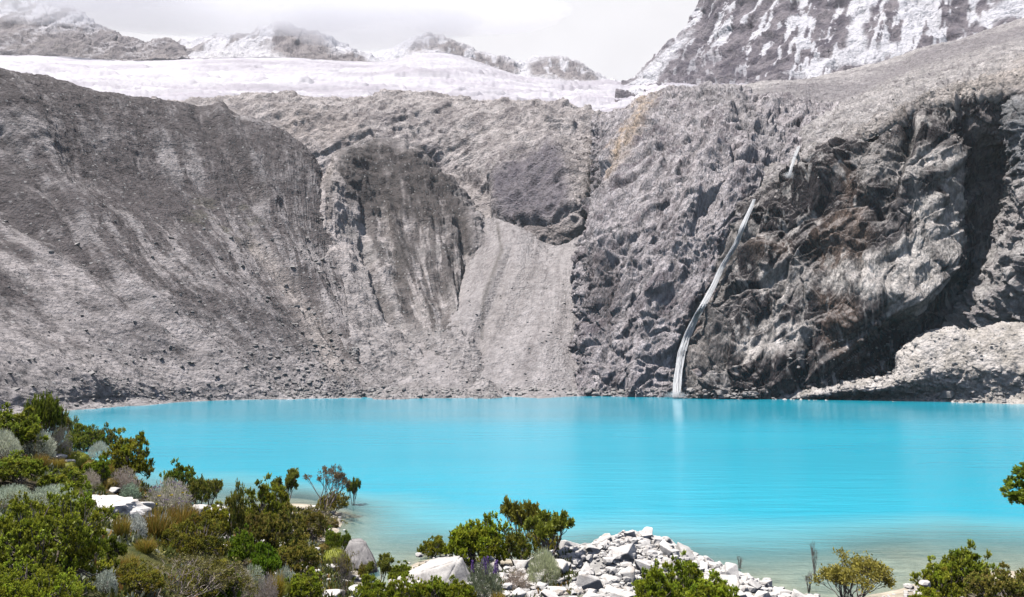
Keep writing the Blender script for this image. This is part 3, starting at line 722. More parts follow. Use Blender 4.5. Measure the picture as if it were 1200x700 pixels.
# ------------------------------------------------------------------ lake
M_WATER = NT('lake_water')
def build_lake(depth_fn):
    nu, nv = 300, 420
    ys = 4 + (300 - 4) * np.linspace(0, 1, nv) ** 2.2
    V = np.zeros((nv, nu, 3), np.float32)
    half = np.maximum(40, ys * 1.05)
    V[..., 0] = np.linspace(-1, 1, nu)[None] * half[:, None]; V[..., 1] = ys[:, None]
    dep = depth_fn(V[..., 0], V[..., 1])
    col = np.stack([dep, dep, dep], -1)
    t = M_WATER
    o = mesh_obj('water', V.reshape(-1, 3), grid_faces(nv, nu), t.m, col=col.reshape(-1, 3))
    tag(o, kind='structure')
    geo = t.n('ShaderNodeNewGeometry').outputs['Position']
    sepn = t.n('ShaderNodeSeparateXYZ', {0: geo})
    dp = t.n('ShaderNodeVertexColor', layer_name='tint').outputs['Color']
    v1 = t.n('ShaderNodeMapping', {'Vector': geo, 'Scale': (.25, 1, 1)}).outputs[0]
    big = t.noise(t.n('ShaderNodeMapping', {'Vector': geo, 'Scale': (.010, .028, 1)}).outputs[0], 1.0, 3, .5)
    w1 = t.noise(v1, 1.1, 4, .6, .3); w2 = t.noise(v1, .33, 3, .55, .2); w3 = t.noise(geo, 3.0, 3, .6)
    h = t.math('ADD', t.math('MULTIPLY', w2, 1.6), t.math('ADD', w1, t.math('MULTIPLY', w3, .25)))
    amp = t.math('MULTIPLY', t.ramp(big, .35, .65, .5, 1.2), .55)
    # sheltered calm belt under the far shore, ruffled water elsewhere
    yy = t.math('ADD', sepn.outputs['Y'], t.math('MULTIPLY', t.math('SUBTRACT', big, .5), 60.0))
    calm = t.n('ShaderNodeMapRange', {'Value': yy, 'From Min': 108.0, 'From Max': 150.0}, interpolation_type='SMOOTHSTEP').outputs[0]
    amp = t.math('MULTIPLY', amp, t.ramp(calm, 0, 1, 1.0, .75))
    bmp = t.n('ShaderNodeBump', {'Strength': amp, 'Distance': .17, 'Height': h}).outputs[0]
    deep = t.mixc(t.ramp(big, .3, .7), rgb(.009, .35, .49), rgb(.016, .40, .54))
    mid = rgb(.20, .42, .42)
    f1 = t.ramp(dp, .35, 1.5)
    milk = t.mixc(f1, mid, deep)
    diff = t.n('ShaderNodeBsdfPrincipled', {'Base Color': milk, 'Roughness': t.ramp(calm, 0, 1, .21, .12), 'IOR': 1.33, 'Specular IOR Level': .5, 'Normal': bmp})
    tr = t.n('ShaderNodeBsdfTransparent', {'Color': rgb(.90, .97, .93)})
    gl = t.n('ShaderNodeBsdfGlossy', {'Roughness': .12, 'Normal': bmp})
    fr = t.n('ShaderNodeFresnel', {'IOR': 1.33, 'Normal': bmp})
    shallow = t.n('ShaderNodeMixShader', {0: fr.outputs[0], 1: tr.outputs[0], 2: gl.outputs[0]})
    fac = t.ramp(dp, .0, 1.0, .12, 1.0)
    m = t.n('ShaderNodeMixShader', {0: fac, 1: shallow.outputs[0], 2: diff.outputs[0]})
    t.link(m.outputs[0], t.out.inputs[0])
    return o
# ------------------------------------------------------------------ near bank: one height function for ground, lake bed and placing
def zp(px, py, z):
    Y = float(shore(px, py, z)); p = at(px, py, Y)
    return (p[0], p[1], z)
def yp(px, py, Y):
    return tuple(at(px, py, Y))
CTRL = [(0, 0, 6.4), (-10, 0, 6.7), (10, 0, 5.8), (0, -30, 9), (-40, -20, 12), (40, -30, 8), (-40, 10, 9.5), (0, -60, 14), (-60, 60, 5), (-100, 100, 6), (-80, 130, .3), (-130, 150, 8),
        (-50, 85, 0), (-34, 62, 0), (-26, 52, 0), (-95, 175, -1), (-9, 60, -3), (-15, 90, -6), (0, 110, -8), (60, 100, -8), (100, 150, -8), (30, 60, -4), (60, 60, -2), (60, 20, 3), (45, 35, 0), (100, 60, 0), (-60, 200, -6), (60, 220, -6), (0, 300, -8), (-30, 110, -5)]
CTRL += [yp(*a) for a in [(0, 500, 24), (-120, 500, 24), (60, 522, 24), (120, 547, 25), (170, 580, 26), (215, 600, 28), (250, 612, 32), (60, 600, 15), (0, 620, 12), (0, 560, 18), (100, 600, 17), (120, 640, 14),
        (0, 700, 7.5), (100, 700, 9), (200, 700, 12), (200, 640, 18), (280, 640, 26), (300, 700, 17), (350, 660, 27), (330, 620, 36), (370, 608, 42), (380, 690, 23), (400, 660, 31.2), (150, 600, 20),
        (450, 702, 25), (520, 690, 27.5), (520, 665, 31), (600, 690, 26), (600, 668, 31.2), (680, 700, 23.5), (560, 740, 20), (650, 700, 24.5), (880, 700, 27), (900, 712, 26), (820, 720, 22),
        (600, 900, 10), (300, 900, 6), (1200, 705, 26), (1000, 716, 26.3), (1150, 702, 25), (1100, 693, 27.5), (1200, 900, 10), (1000, 900, 11), (800, 900, 11), (-300, 620, 14), (-100, 700, 7)]]
CTRL += [zp(*a) for a in [(250, 600, 0), (300, 598, .15), (400, 600, 0.02), (380, 600, .12), (395, 625, 0), (402, 645, 0), (425, 668, -.05), (408, 692, .05), (440, 696, .05), (478, 662, .02), (500, 655, -.05), (600, 655, -.05),
        (655, 662, 0), (690, 655, 0), (905, 690, 0.02), (940, 700, 0), (440, 630, -.55), (480, 640, -.65), (430, 608, -.6), (480, 600, -1.6), (520, 630, -1.1), (640, 640, -1.2), (760, 610, -2), (850, 645, -1.1), (880, 665, -.45),
        (900, 677, -.2), (940, 690, -.06), (1000, 657, -.35), (1050, 652, -.2), (1100, 650, -.4), (1000, 642, -.9), (1100, 630, -1.1), (1200, 640, -.9), (1200, 663, -.15), (1050, 692, -.08), (435, 682, -.2),
        (600, 550, -4), (1000, 580, -4), (300, 572, -1.6), (360, 585, -.35), (220, 560, -3), (1000, 700, -.02)]]
CTRL = np.array(CTRL, float)
def _phi(r): return np.sqrt(r * r + 1.0)
def _wc(x, y):
    d = np.hypot(x, y + 0) + 12
    s = np.log(d / 12) * 26 / np.maximum(np.hypot(x, y), 1e-3)
    return x * s, y * s
_cx, _cy = _wc(CTRL[:, 0], CTRL[:, 1])
_A = _phi(np.hypot(_cx[:, None] - _cx[None], _cy[:, None] - _cy[None])) + np.eye(len(CTRL)) * -.15
_B = np.block([[_A, np.ones((len(CTRL), 1))], [np.ones((1, len(CTRL))), np.zeros((1, 1))]])
_W = np.linalg.solve(_B, np.append(CTRL[:, 2], 0))
PILE = [yp(680, 672, 27.6)[:2], yp(748, 655, 28.2)[:2], yp(800, 664, 27.6)[:2], yp(862, 690, 26.8)[:2]]
def H(x, y, noise=True):
    x = np.asarray(x, float); y = np.asarray(y, float); sh = x.shape
    x = x.ravel(); y = y.ravel(); z = np.zeros(x.shape)
    for k in range(0, len(x), 60000):
        a, b = _wc(x[k:k + 60000], y[k:k + 60000])
        z[k:k + 60000] = _phi(np.hypot(a[:, None] - _cx[None], b[:, None] - _cy[None])) @ _W[:-1] + _W[-1]
    d, t = line_dist(x, y, PILE)
    z = np.maximum(z, -9) + 1.55 * np.exp(-(d / 1.8) ** 2) * (1 - 1.05 * np.abs(t - .36))
    if noise:
        P = np.stack([x, y, 0 * x], -1)
        land = sstep(-.25, 1.2, z)
        z = z + land * (fbm(P, 3.0, 3, seed=301) * .45 + fbm(P, .8, 3, seed=302) * .12) + .05 * fbm(P, 2.5, 3, seed=303)
    return z.reshape(sh)
def ground_hit(px, py, ymin=3.0):
    Y = np.concatenate([np.arange(ymin, 60, .05), np.arange(60, 180, .5)])
    P = at(np.full(Y.shape, px), np.full(Y.shape, py), Y)
    g = np.maximum(H(P[:, 0], P[:, 1]), -.3)
    below = np.nonzero(P[:, 2] <= g)[0]
    i = below[0] if len(below) else len(Y) - 1
    return np.array([P[i, 0], P[i, 1], g[i]])

def build_ground():
    ys = np.concatenate([np.linspace(-60, 2, 40), 2 + 128 * np.linspace(0, 1, 560)[1:] ** 1.9])
    nv = len(ys); nu = 620
    t = np.linspace(-1, 1, nu)
    half = np.maximum(45, 22 + ys * 1.0)
    X = (np.sign(t) * np.abs(t) ** 1.35)[None] * half[:, None]; Y = np.broadcast_to(ys[:, None], X.shape)
    Z = H(X, Y)
    V = np.stack([X, Y, Z], -1)
    k = fbm(V, 1.6, 5, seed=305, gain=.65); k2 = fbm(V, 6, 3, seed=306); k3 = fbm(V, .5, 3, seed=307)
    sand = mix([.56, .49, .39], [.42, .365, .285], sstep(-.3, .3, k))
    soil = mix([.085, .070, .042], [.17, .145, .105], sstep(-.1, .4, k))
    green = mix([.055, .065, .02], [.12, .115, .035], sstep(-.3, .3, k3))
    stone = np.array([.50, .48, .455])
    land = sstep(.15, .9, Z + .3 * k)
    c = mix(soil, green, sstep(-.05, .2, k2 + .4 * k))
    c = mix(c, stone, sstep(.22, .34, fbm(V, 2.2, 4, seed=308, gain=.6)) * .85)
    d, _ = line_dist(X, Y, PILE)
    c = mix(c, stone * .8, sstep(5.5, 3.0, d + k * 2))
    rb = sstep(2, 7, X) * 1.0
    c = mix(c, sand, rb * .6)
    c = c * land[..., None] + sand * (1 - land[..., None])
    pat = fbm(V * np.array([.4, 1.3, 1]), 1.3, 4, seed=309)
    c = np.where((Z < 0.1)[..., None], mix(c, [.20, .185, .14], sstep(.12, .4, pat) * .6), c)
    o = mesh_obj('ground', V.reshape(-1, 3), grid_faces(nv, nu), ground_mat('bank_soil', .07, .5, .5), col=np.clip(c, .01, 1).reshape(-1, 3))
    tag(o, kind='structure')
build_ground()
build_lake(lambda x, y: -H(x, y, False) + .12 * fbm(np.stack([x, y, 0 * x], -1), 3.5, 3, seed=311))
print('ground', round(time.time() - T0, 1), flush=True)
# ------------------------------------------------------------------ thin valley air
def make_haze():
    x0, x1, y0, y1, z0, z1 = -2600, 3400, -400, 2500, -70, 1180
    V = np.array([(x, y, z) for x in (x0, x1) for y in (y0, y1) for z in (z0, z1)])
    Fq = [(0, 1, 3, 2), (4, 6, 7, 5), (0, 4, 5, 1), (2, 3, 7, 6), (0, 2, 6, 4), (1, 5, 7, 3)]
    t = NT('haze_air')
    t.link(t.n('ShaderNodeVolumePrincipled', {'Color': rgb(.95, .96, 1.0), 'Density': .00006, 'Anisotropy': .2}).outputs[0], t.out.inputs['Volume'])
    tag(mesh_obj('haze', V, np.array(Fq), t.m, smooth=False), kind='stuff')
make_haze()
# ------------------------------------------------------------------ mist that hides the summits
def make_mist():
    t = NT('mist_vapour')
    geo = t.n('ShaderNodeNewGeometry').outputs['Position']
    p = t.n('ShaderNodeVolumePrincipled', {'Color': rgb(.98, .98, 1), 'Density': .012, 'Anisotropy': 0.0})
    t.link(p.outputs[0], t.out.inputs['Volume'])
    for (px, py, Y, rx, ry, rz, sd, den) in [
        (250, -2, 1415, 450, 52, 70, 1, 1), (440, 24, 1425, 195, 50, 52, 2, 1), (120, -22, 1400, 210, 50, 52, 3, 1), (560, 14, 1440, 165, 50, 44, 4, 1)]:
        bm = bmesh.new(); bmesh.ops.create_icosphere(bm, subdivisions=5, radius=1.0)
        V = np.array([v.co[:] for v in bm.verts])
        bpy_faces = np.array([[v.index for v in f.verts] for f in bm.faces]); bm.free()
        V = V * (1 + .30 * fbm(V, .9, 4, seed=200 + sd, gain=.6))[:, None]
        V = V * np.array([rx, ry, rz]) + at(px, py, Y)
        o = mesh_obj('mist', V, bpy_faces, t.m); tag(o, kind='stuff')
make_mist()
# ------------------------------------------------------------------ stones
def ico(level):
    bm = bmesh.new(); bmesh.ops.create_icosphere(bm, subdivisions=level, radius=1.0)
    V = np.array([v.co[:] for v in bm.verts]); Fc = np.array([[v.index for v in f.verts] for f in bm.faces]); bm.free()
    return V, Fc
ICO = {l: ico(l) for l in (2, 3, 4, 5)}
def rock_verts(seed, level=3, planes=11, rough=.02, squash=(1, .8, .65)):
    r = np.random.default_rng(seed); V, Fc = ICO[level]
    n = r.normal(size=(planes, 3)); n /= np.linalg.norm(n, axis=1)[:, None]
    n = np.concatenate([n, [[0, 0, 1], [0, 0, -1]]]); h = r.uniform(.55, .95, len(n))
    dots = V @ n.T
    rad = np.where(dots > .05, h / np.maximum(dots, .05), 9).min(1)
    rad = np.minimum(rad, 1.15)
    P = V * rad[:, None]
    P = P * (1 + rough * 2.2 * fbm(P, .5, 4, seed=seed % 50 + 400)[:, None])
    return P * np.array(squash), Fc
def stone_mat(name, c0, c1, stain, scale=1.0, stain_amt=.5):
    t = NT(name); tc = t.n('ShaderNodeTexCoord').outputs['Object']
    inf = t.n('ShaderNodeObjectInfo')
    vec = t.n('ShaderNodeVectorMath', {0: tc, 1: inf.outputs['Location']}, operation='ADD').outputs[0]
    n1 = t.noise(vec, 2.2 * scale, 6, .65); n2 = t.noise(vec, 14 * scale, 5, .7); n3 = t.noise(vec, 1.1 * scale, 4, .6, .5)
    c = t.mixc(t.ramp(n1, .35, .65), rgb(*c0), rgb(*c1))
    c = t.mixc(t.math('MULTIPLY', t.ramp(n3, .56, .70), stain_amt), c, rgb(*stain))
    k = t.ramp(n2, .3, .7, .78, 1.12)
    k = t.math('MULTIPLY', k, t.ramp(inf.outputs['Random'], 0, 1, .78, 1.05))
    c = t.mixc(1.0, c, t.n('ShaderNodeCombineColor', {0: k, 1: k, 2: k}).outputs[0], 'MULTIPLY')
    b = t.n('ShaderNodeBump', {'Strength': .5, 'Distance': .03 / scale, 'Height': t.math('ADD', n2, n1)}).outputs[0]
    p = t.n('ShaderNodeBsdfPrincipled', {'Base Color': c, 'Roughness': .85, 'Normal': b, 'Specular IOR Level': .25})
    t.link(p.outputs[0], t.out.inputs[0]); return t.m
M_WHITE = stone_mat('pale_granite', (.82, .78, .735), (.60, .565, .54), (.42, .30, .19))
M_LICHEN = stone_mat('lichened_granite', (.42, .395, .38), (.24, .225, .225), (.09, .085, .09), 1.6, .8)
M_FARSTONE = stone_mat('grey_stone', (.46, .43, .41), (.32, .30, .29), (.15, .14, .13), .4)

def broken_stone(seed):
    """freshly broken block: hull of a few corner points with chipped edges"""
    r = np.random.default_rng(seed); bm = bmesh.new()
    k = int(r.integers(9, 14)); sq = np.array([1, r.uniform(.6, .95), r.uniform(.45, .8)])
    for p in r.uniform(-1, 1, (k, 3)):
        p = p / max(np.abs(p).max(), .2) * r.uniform(.75, 1.0) * (1 - .18 * r.random()); bm.verts.new(p * sq * .85)
    bmesh.ops.convex_hull(bm, input=bm.verts)
    bmesh.ops.delete(bm, geom=[v for v in bm.verts if not v.link_faces], context='VERTS')
    bmesh.ops.bevel(bm, geom=bm.edges[:] + bm.verts[:], offset=.035, segments=1, affect='EDGES')
    bmesh.ops.triangulate(bm, faces=bm.faces[:])
    for _ in range(3):
        bmesh.ops.subdivide_edges(bm, edges=[e for e in bm.edges if e.calc_length() > .35], cuts=1)
        bmesh.ops.triangulate(bm, faces=[f for f in bm.faces if len(f.verts) > 3])
    V = np.array([v.co[:] for v in bm.verts]); Fc = np.array([[v.index for v in f.verts] for f in bm.faces]); bm.free()
    V = V + .035 * np.stack([fbm(V, .6, 2, seed=seed % 40 + q) for q in range(3)], -1)
    return mesh_obj('rock', V, Fc, M_WHITE, smooth=False, link=False).data
STONES = [broken_stone(500 + i) for i in range(22)]
def add_stone(mesh, loc, size, rot, label, group=None, cat='rock', mat=None, name='rock'):
    o = bpy.data.objects.new(name, mesh); COL.objects.link(o)
    o.location = loc; o.scale = (size,) * 3 if np.isscalar(size) else size; o.rotation_euler = rot
    if mat: o.material_slots[0].link = 'OBJECT'; o.material_slots[0].material = mat
    return tag(o, label, cat, group)

# the heap of white stones
def stone_heap():
    poly_px = [(575, 702), (632, 684), (655, 672), (676, 652), (708, 648), (738, 640), (776, 640), (820, 656), (868, 672), (905, 694), (905, 706), (575, 706)]
    cand = []
    r = np.random.default_rng(5)
    xs = r.uniform(-2, 11, 9000); ys = r.uniform(23.2, 32.5, 9000); zs = H(xs, ys)
    P = np.stack([xs, ys, zs + .15], -1); px, py = project(P)
    d, t = line_dist(xs, ys, PILE)
    ok = (d < 3.1) | (poly(px, py, poly_px, 3) > .5)
    ok &= (zs > -.15) & (py < 716) & (xs > -1.3)
    pts = []
    for i in np.nonzero(ok)[0]:
        s = float(np.clip(np.exp(r.normal(-1.08, .38)), .14, .66))
        if d[i] > 3.3: s *= .75
        if py[i] < 645: s = min(s, .36)
        if len(pts) == 0 or min((xs[i] - q[0]) ** 2 + (ys[i] - q[1]) ** 2 - (.72 * (s + q[3])) ** 2 for q in pts) > 0:
            pts.append((xs[i], ys[i], zs[i], s))
        if len(pts) >= 275: break
    # small ones fill the joints on top
    pts.sort(key=lambda q: -q[3])
    named = []
    for q in pts:
        p = project(np.array([q[0], q[1], q[2]])); named.append((float(p[0]), float(p[1])))
    special = {}
    for (sx, sy), lab in [((747, 632), 'rounded pale stone crowning the very top of the white rock heap'), ((775, 640), 'bright stone just behind and beside the crown of the white rock heap'),
                          ((640, 692), 'broad smooth white stone at the low left foot of the rock heap'), ((668, 668), 'white stone at the lakeward left corner of the rock heap'),
                          ((850, 662), 'stone on the far right shoulder of the white heap above the leafy bush'), ((900, 694), 'last small white stone at the right tip of the heap by the sandy shallows'),
                          ((710, 662), 'stone half way up the left flank of the white rock heap'), ((880, 688), 'white block near the right tip of the rock heap beside the wet sand')]:
        j = min((k for k in range(len(pts)) if k not in special), key=lambda k: math.hypot(named[k][0] - sx, named[k][1] - sy)); special[j] = lab
    for k, (x, y, z, s) in enumerate(pts):
        lab = special.get(k, 'pale angular stone among the many heaped in the white rock pile at the water')
        add_stone(STONES[r.integers(len(STONES))], (x, y, z + s * r.uniform(.1, .42)), (s * r.uniform(1.15, 1.6), s * r.uniform(1.05, 1.4), s * r.uniform(1.0, 1.45)),
                  (r.uniform(-.5, .5), r.uniform(-.5, .5), r.uniform(0, 6.3)), lab, 'white stones heaped at the water edge')
    print('stones', len(pts))
stone_heap()

# single rocks and boulders (px, base py, width px, height factor, label)
def hull_rock(name, pts, label, mat, rough=.03, cat='boulder'):
    """angular boulder from its corner points, subdivided and roughened"""
    bm = bmesh.new()
    for p in pts: bm.verts.new(p)
    bmesh.ops.convex_hull(bm, input=bm.verts)
    bmesh.ops.delete(bm, geom=[v for v in bm.verts if not v.link_faces], context='VERTS')
    bmesh.ops.bevel(bm, geom=bm.edges[:] + bm.verts[:], offset=.06, segments=2, affect='EDGES')
    bmesh.ops.triangulate(bm, faces=bm.faces[:])
    for _ in range(5):
        long = [e for e in bm.edges if e.calc_length() > .13]
        if not long: break
        bmesh.ops.subdivide_edges(bm, edges=long, cuts=1)
        bmesh.ops.triangulate(bm, faces=[f for f in bm.faces if len(f.verts) > 3])
    bm.normal_update()
    V = np.array([v.co[:] for v in bm.verts]); N = np.array([v.normal[:] for v in bm.verts]); Fc = np.array([[v.index for v in f.verts] for f in bm.faces]); bm.free()
    V = V + N * (fbm(V, .5, 4, seed=461)[:, None] * rough * 2 + fbm(V, .12, 3, seed=462)[:, None] * rough * .6)
    c = V.mean(0); c[2] = V[:, 2].min()
    o = mesh_obj(name, V - c, Fc, mat, smooth=True); o.location = c
    return tag(o, label, cat)
# grey trapezoid boulder standing in the shallows
gz = ground_hit(420, 667); Yb = gz[1]; sc = Yb / F_PX
def rel(px, py, dy, Y0): return at(px, py, Y0 + dy)
hull_rock('boulder', [rel(398, 668, -.35, Yb), rel(441, 664, -.3, Yb), rel(443, 662, .9, Yb), rel(397, 664, 1.0, Yb), rel(409, 634, .05, Yb), rel(428, 634.5, .1, Yb), rel(411, 631, .75, Yb), rel(424, 631, .75, Yb),
                      rel(400, 674, -.4, Yb), rel(441, 674, -.3, Yb), rel(418, 671, -.75, Yb), rel(441, 675, .9, Yb), rel(398, 675, 1, Yb)],
          'grey lichened boulder with a flat white top standing in the shallow water', M_LICHEN)
gz = ground_hit(515, 700); Yb = 27.6
hull_rock('boulder', [rel(463, 681, 0, Yb), rel(466, 676, .4, Yb), rel(509, 653.5, .7, Yb), rel(541, 651, .6, Yb), rel(538, 655, -.5, Yb), rel(498, 668, -.5, Yb), rel(556, 691, -.6, Yb), rel(552, 676, .2, Yb), rel(553, 697, .3, Yb),
                      rel(515, 697, -1.0, Yb), rel(465, 694, -.2, Yb), rel(508, 712, -.9, Yb), rel(552, 712, -.4, Yb), rel(470, 705, .6, Yb), rel(548, 705, 1.2, Yb)],
          'largest white slab boulder with a slanting bright top beside the lupine bush', M_WHITE, .025)
for k, (px, py, wpx, hf, lab, mt) in enumerate([
    (125, 602, 92, .62, 'broad rough white rock outcrop between silver bushes on the bank', M_WHITE), (158, 600, 34, .5, 'white rock joined to the right end of the broad white outcrop', M_WHITE),
    (233, 604, 26, .8, 'white rock on the crest of the bank right of the pinkish dry bush', M_WHITE), (252, 602, 22, .75, 'second white rock on the bank crest beside the tall narrow shrub', M_WHITE),
    (69, 537, 15, .6, 'small grey rounded rock behind the yellow cushion plants', M_WHITE), (78, 544, 18, .45, 'flat beige rock between the yellow moss patches', M_WHITE),
    (263, 648, 26, .6, 'pale beige rock in a gap under the mid-bank shrubs', M_WHITE), (303, 610, 18, .7, 'white stone showing between the dense mid-bank shrubs near the water', M_WHITE),
    (371, 598, 15, .6, 'small pale rock at the foot of the sparse leaning tree', M_WHITE), (388, 668, 22, .5, 'white wedge rock below the bright moss patch', M_WHITE),
    (372, 674, 14, .7, 'small white stone left of the wedge rock under the moss', M_WHITE), (358, 668, 12, .7, 'tiny pale stone at the shrubs above the pool', M_WHITE),
    (480, 698, 44, .62, 'rounded bright white rock in front of the slab boulder', M_WHITE), (415, 697, 30, .4, 'low white rock on the near edge of the small pool', M_WHITE), (440, 700, 28, .4, 'white rock beside the low one at the pool edge', M_WHITE),
    (390, 700, 26, .5, 'white rock under the reddish brush by the pool', M_WHITE), (105, 572, 12, .7, 'little white stone by the pinkish dry twigs above the outcrop', M_WHITE),
    (132, 577, 16, .6, 'pale stone just above the white outcrop beside a yellow cushion', M_WHITE), (128, 690, 14, 1.1, 'grey stone half hidden among the small silver plants at the front', M_LICHEN),
    (167, 690, 16, 1.2, 'upright grey white stone behind the spiky silver grass', M_WHITE), (288, 676, 20, .6, 'pale stone between silver tufts on the lower bank', M_WHITE),
    (345, 700, 24, .5, 'cream stone at the bottom edge among the olive bushes', M_WHITE), (330, 640, 14, .6, 'cream stone deep among the brownish shrubs', M_WHITE),
    (612, 700, 24, .6, 'pale stone between lupine bush and rock heap', M_WHITE), (598, 690, 14, .7, 'little beige stone right of the lupine bush', M_WHITE), (625, 690, 16, .7, 'beige stone under the pale round bush by the heap', M_WHITE)]):
    p = ground_hit(px, py); sc = p[1] / F_PX; w = wpx * sc * .5
    V, Fc = rock_verts(620 + k, 5 if wpx > 60 else 4, 10 + k % 4, .15 if wpx > 60 else .03, (1, .75, 1))
    me = mesh_obj('rock', V, Fc, mt, smooth=wpx <= 60, link=False).data
    add_stone(me, (p[0], p[1] + w * (.15 if wpx > 60 else .4), p[2] + w * hf * (-.05 if wpx > 60 else .3)), (w * 1.1, w * (.7 if wpx > 60 else 1), w * hf), (0, 0, .15 if wpx > 60 else k * 1.1), lab)
# big stones far away on the scree
def sheet_point(px, py):
    best = None
    for V in SHEETS:
        Q = V.reshape(-1, 3); u, v = project(Q)
        m = (np.abs(u - px) < 3.0) & (np.abs(v - py) < 3.0) & (Q[:, 1] > 30)
        if m.any():
            q = Q[m]; i = q[:, 1].argmin()
            if best is None or q[i, 1] < best[1]: best = q[i]
    return best
for k, (px, py, wpx, lab) in enumerate([(110, 438, 11, 'dark lone boulder on the grey scree just above the left beach'), (93, 285, 10, 'pale round boulder high on the dark left slope'),
    (172, 279, 5, 'small white boulder on the dark slope right of the pale round one'), (1108, 464, 22, 'white split boulder at the foot of the right scree fan'), (1048, 461, 8, 'small boulder near the waterline on the right scree fan'),
    (1140, 446, 13, 'grey boulder in the middle of the right scree fan'), (980, 462, 7, 'small grey boulder where the fan meets the dark cliff'), (1085, 432, 13, 'weathered boulder on the upper edge of the right scree fan'),
    (1172, 452, 10, 'pale boulder at the right side of the scree fan'), (508, 410, 6, 'pale boulder on the scree between the two spurs'), (205, 356, 6, 'pale boulder half way down the dark left slope'),
    (20, 455, 12, 'rough boulder on the left beach above the green bushes'), (150, 466, 7, 'small boulder at the left waterline'), (60, 462, 8, 'grey boulder on the left beach behind the flat topped shrub')]):
    p = sheet_point(px, py)
    if p is None: continue
    w = wpx * p[1] / F_PX * .5
    add_stone(STONES[(k * 3) % 14], (p[0], p[1], p[2] + w * .25), (w, w, w * .95), (.2, .1, k * 1.7), lab, cat='boulder', mat=M_FARSTONE, name='boulder')
# rubble strewn over scree and beaches
def rubble(name, boxes, n, s0, s1, seed, mat):
    r = np.random.default_rng(seed); Vs = []; Fs = []; off = 0
    base = [rock_verts(700 + i, 2, 8, .03, (1, .8, .7)) for i in range(6)]
    Q = np.concatenate([V.reshape(-1, 3) for V in SHEETS]); u, v = project(Q)
    for (x0, y0, x1, y1), share in boxes:
        m = np.nonzero((u > x0) & (u < x1) & (v > y0) & (v < y1) & (Q[:, 1] < 420) & (Q[:, 2] > .2))[0]
        if not len(m): continue
        for i in r.choice(m, int(n * share)):
            B, Fc = base[r.integers(6)]; s = float(np.clip(s0 * np.exp(r.exponential(.55)), s0, s1)) * Q[i, 1] / 250
            a = r.uniform(0, 6.3); ca, sa = math.cos(a), math.sin(a)
            W = (B * s * r.uniform(.7, 1.3, 3)) @ np.array([[ca, -sa, 0], [sa, ca, 0], [0, 0, 1]]).T + Q[i] + np.array([0, 0, s * .2])
            Vs.append(W); Fs.append(Fc + off); off += len(W)
    return tag(mesh_obj(name, np.concatenate(Vs), np.concatenate(Fs), mat, smooth=False), kind='stuff')
rubble('rubble', [((-60, 405, 420, 480), .5), ((0, 250, 400, 405), .15), ((920, 385, 1230, 474), .35)], 6500, .13, .85, 41, M_FARSTONE)
rubble('rubble', [((420, 330, 700, 465), .6), ((850, 60, 1230, 240), .4)], 3600, .12, .5, 42, M_FARSTONE)
rubble('rubble', [((420, 455, 700, 467), .4), ((690, 456, 925, 470), .3), ((900, 462, 1230, 477), .3)], 1500, .28, 1.1, 43, M_FARSTONE)
print('rocks', round(time.time() - T0, 1), flush=True)

# ------------------------------------------------------------------ foliage
def leaf_mat(name, trans=.42, rough=.55, sat_var=.25):
    t = NT(name)
    base = t.n('ShaderNodeVertexColor', layer_name='tint').outputs['Color']
    inf = t.n('ShaderNodeObjectInfo')
    c = t.mixc(1.0, base, inf.outputs['Color'], 'MULTIPLY')
    p = t.n('ShaderNodeBsdfPrincipled', {'Base Color': c, 'Roughness': rough, 'Specular IOR Level': .35})
    tl = t.n('ShaderNodeBsdfTranslucent', {'Color': c})
    m = t.n('ShaderNodeMixShader', {0: trans, 1: p.outputs[0], 2: tl.outputs[0]})
    t.link(m.outputs[0], t.out.inputs[0]); return t.m
M_LEAF = leaf_mat('leaves'); M_SILVER = leaf_mat('silver_leaves', .45, .7); M_BLADE = leaf_mat('grass_blades', .3, .6); M_PETAL = leaf_mat('petals', .25, .6)
t = NT('bark'); tc = t.n('ShaderNodeTexCoord').outputs['Object']; nn = t.noise(tc, 9, 4, .6)
t.link(t.n('ShaderNodeBsdfPrincipled', {'Base Color': t.mixc(t.ramp(nn, .3, .7), rgb(.16, .12, .095), rgb(.34, .29, .255)), 'Roughness': .9}).outputs[0], t.out.inputs[0]); M_BARK = t.m

def unit(v): return v / (np.linalg.norm(v, axis=-1, keepdims=True) + 1e-9)
def leaves(C, D, L, Wd, col, r, droop=0.0):
    """rhombic leaves: centres C, directions D, lengths L, widths Wd, colours col"""
    n = len(C); D = unit(D)
    s = unit(np.cross(D, unit(r.normal(size=(n, 3)))))
    L = np.broadcast_to(L, (n,))[:, None]; Wd = np.broadcast_to(Wd, (n,))[:, None]
    mid = C + D * L * .55
    tip = C + D * L; tip[:, 2] -= droop * L[:, 0]
    V = np.stack([C, mid + s * Wd * .5, tip, mid - s * Wd * .5], 1).reshape(-1, 3)
    F4 = np.arange(4 * n).reshape(n, 4)
    return V, F4, np.repeat(col, 4, 0)
def tubes(lines, sides=5):
    Vs, Fs, off = [], [], 0
    for pts, rad in lines:
        pts = np.asarray(pts, float); m = len(pts); T = unit(np.gradient(pts, axis=0))
        a = unit(np.cross(T, np.array([.3, .9, .1]))); b = np.cross(T, a)
        rad = np.linspace(rad[0], rad[1], m)[:, None]
        ang = np.linspace(0, 2 * math.pi, sides, endpoint=False)
        ring = pts[:, None] + (a[:, None] * np.cos(ang)[None, :, None] + b[:, None] * np.sin(ang)[None, :, None]) * rad[:, None]
        Vs.append(ring.reshape(-1, 3)); i = np.arange(m * sides).reshape(m, sides) + off; j = np.roll(i, -1, 1)
        Fs.append(np.stack([i[:-1], j[:-1], j[1:], i[1:]], -1).reshape(-1, 4)); off += m * sides
    return np.concatenate(Vs), np.concatenate(Fs)
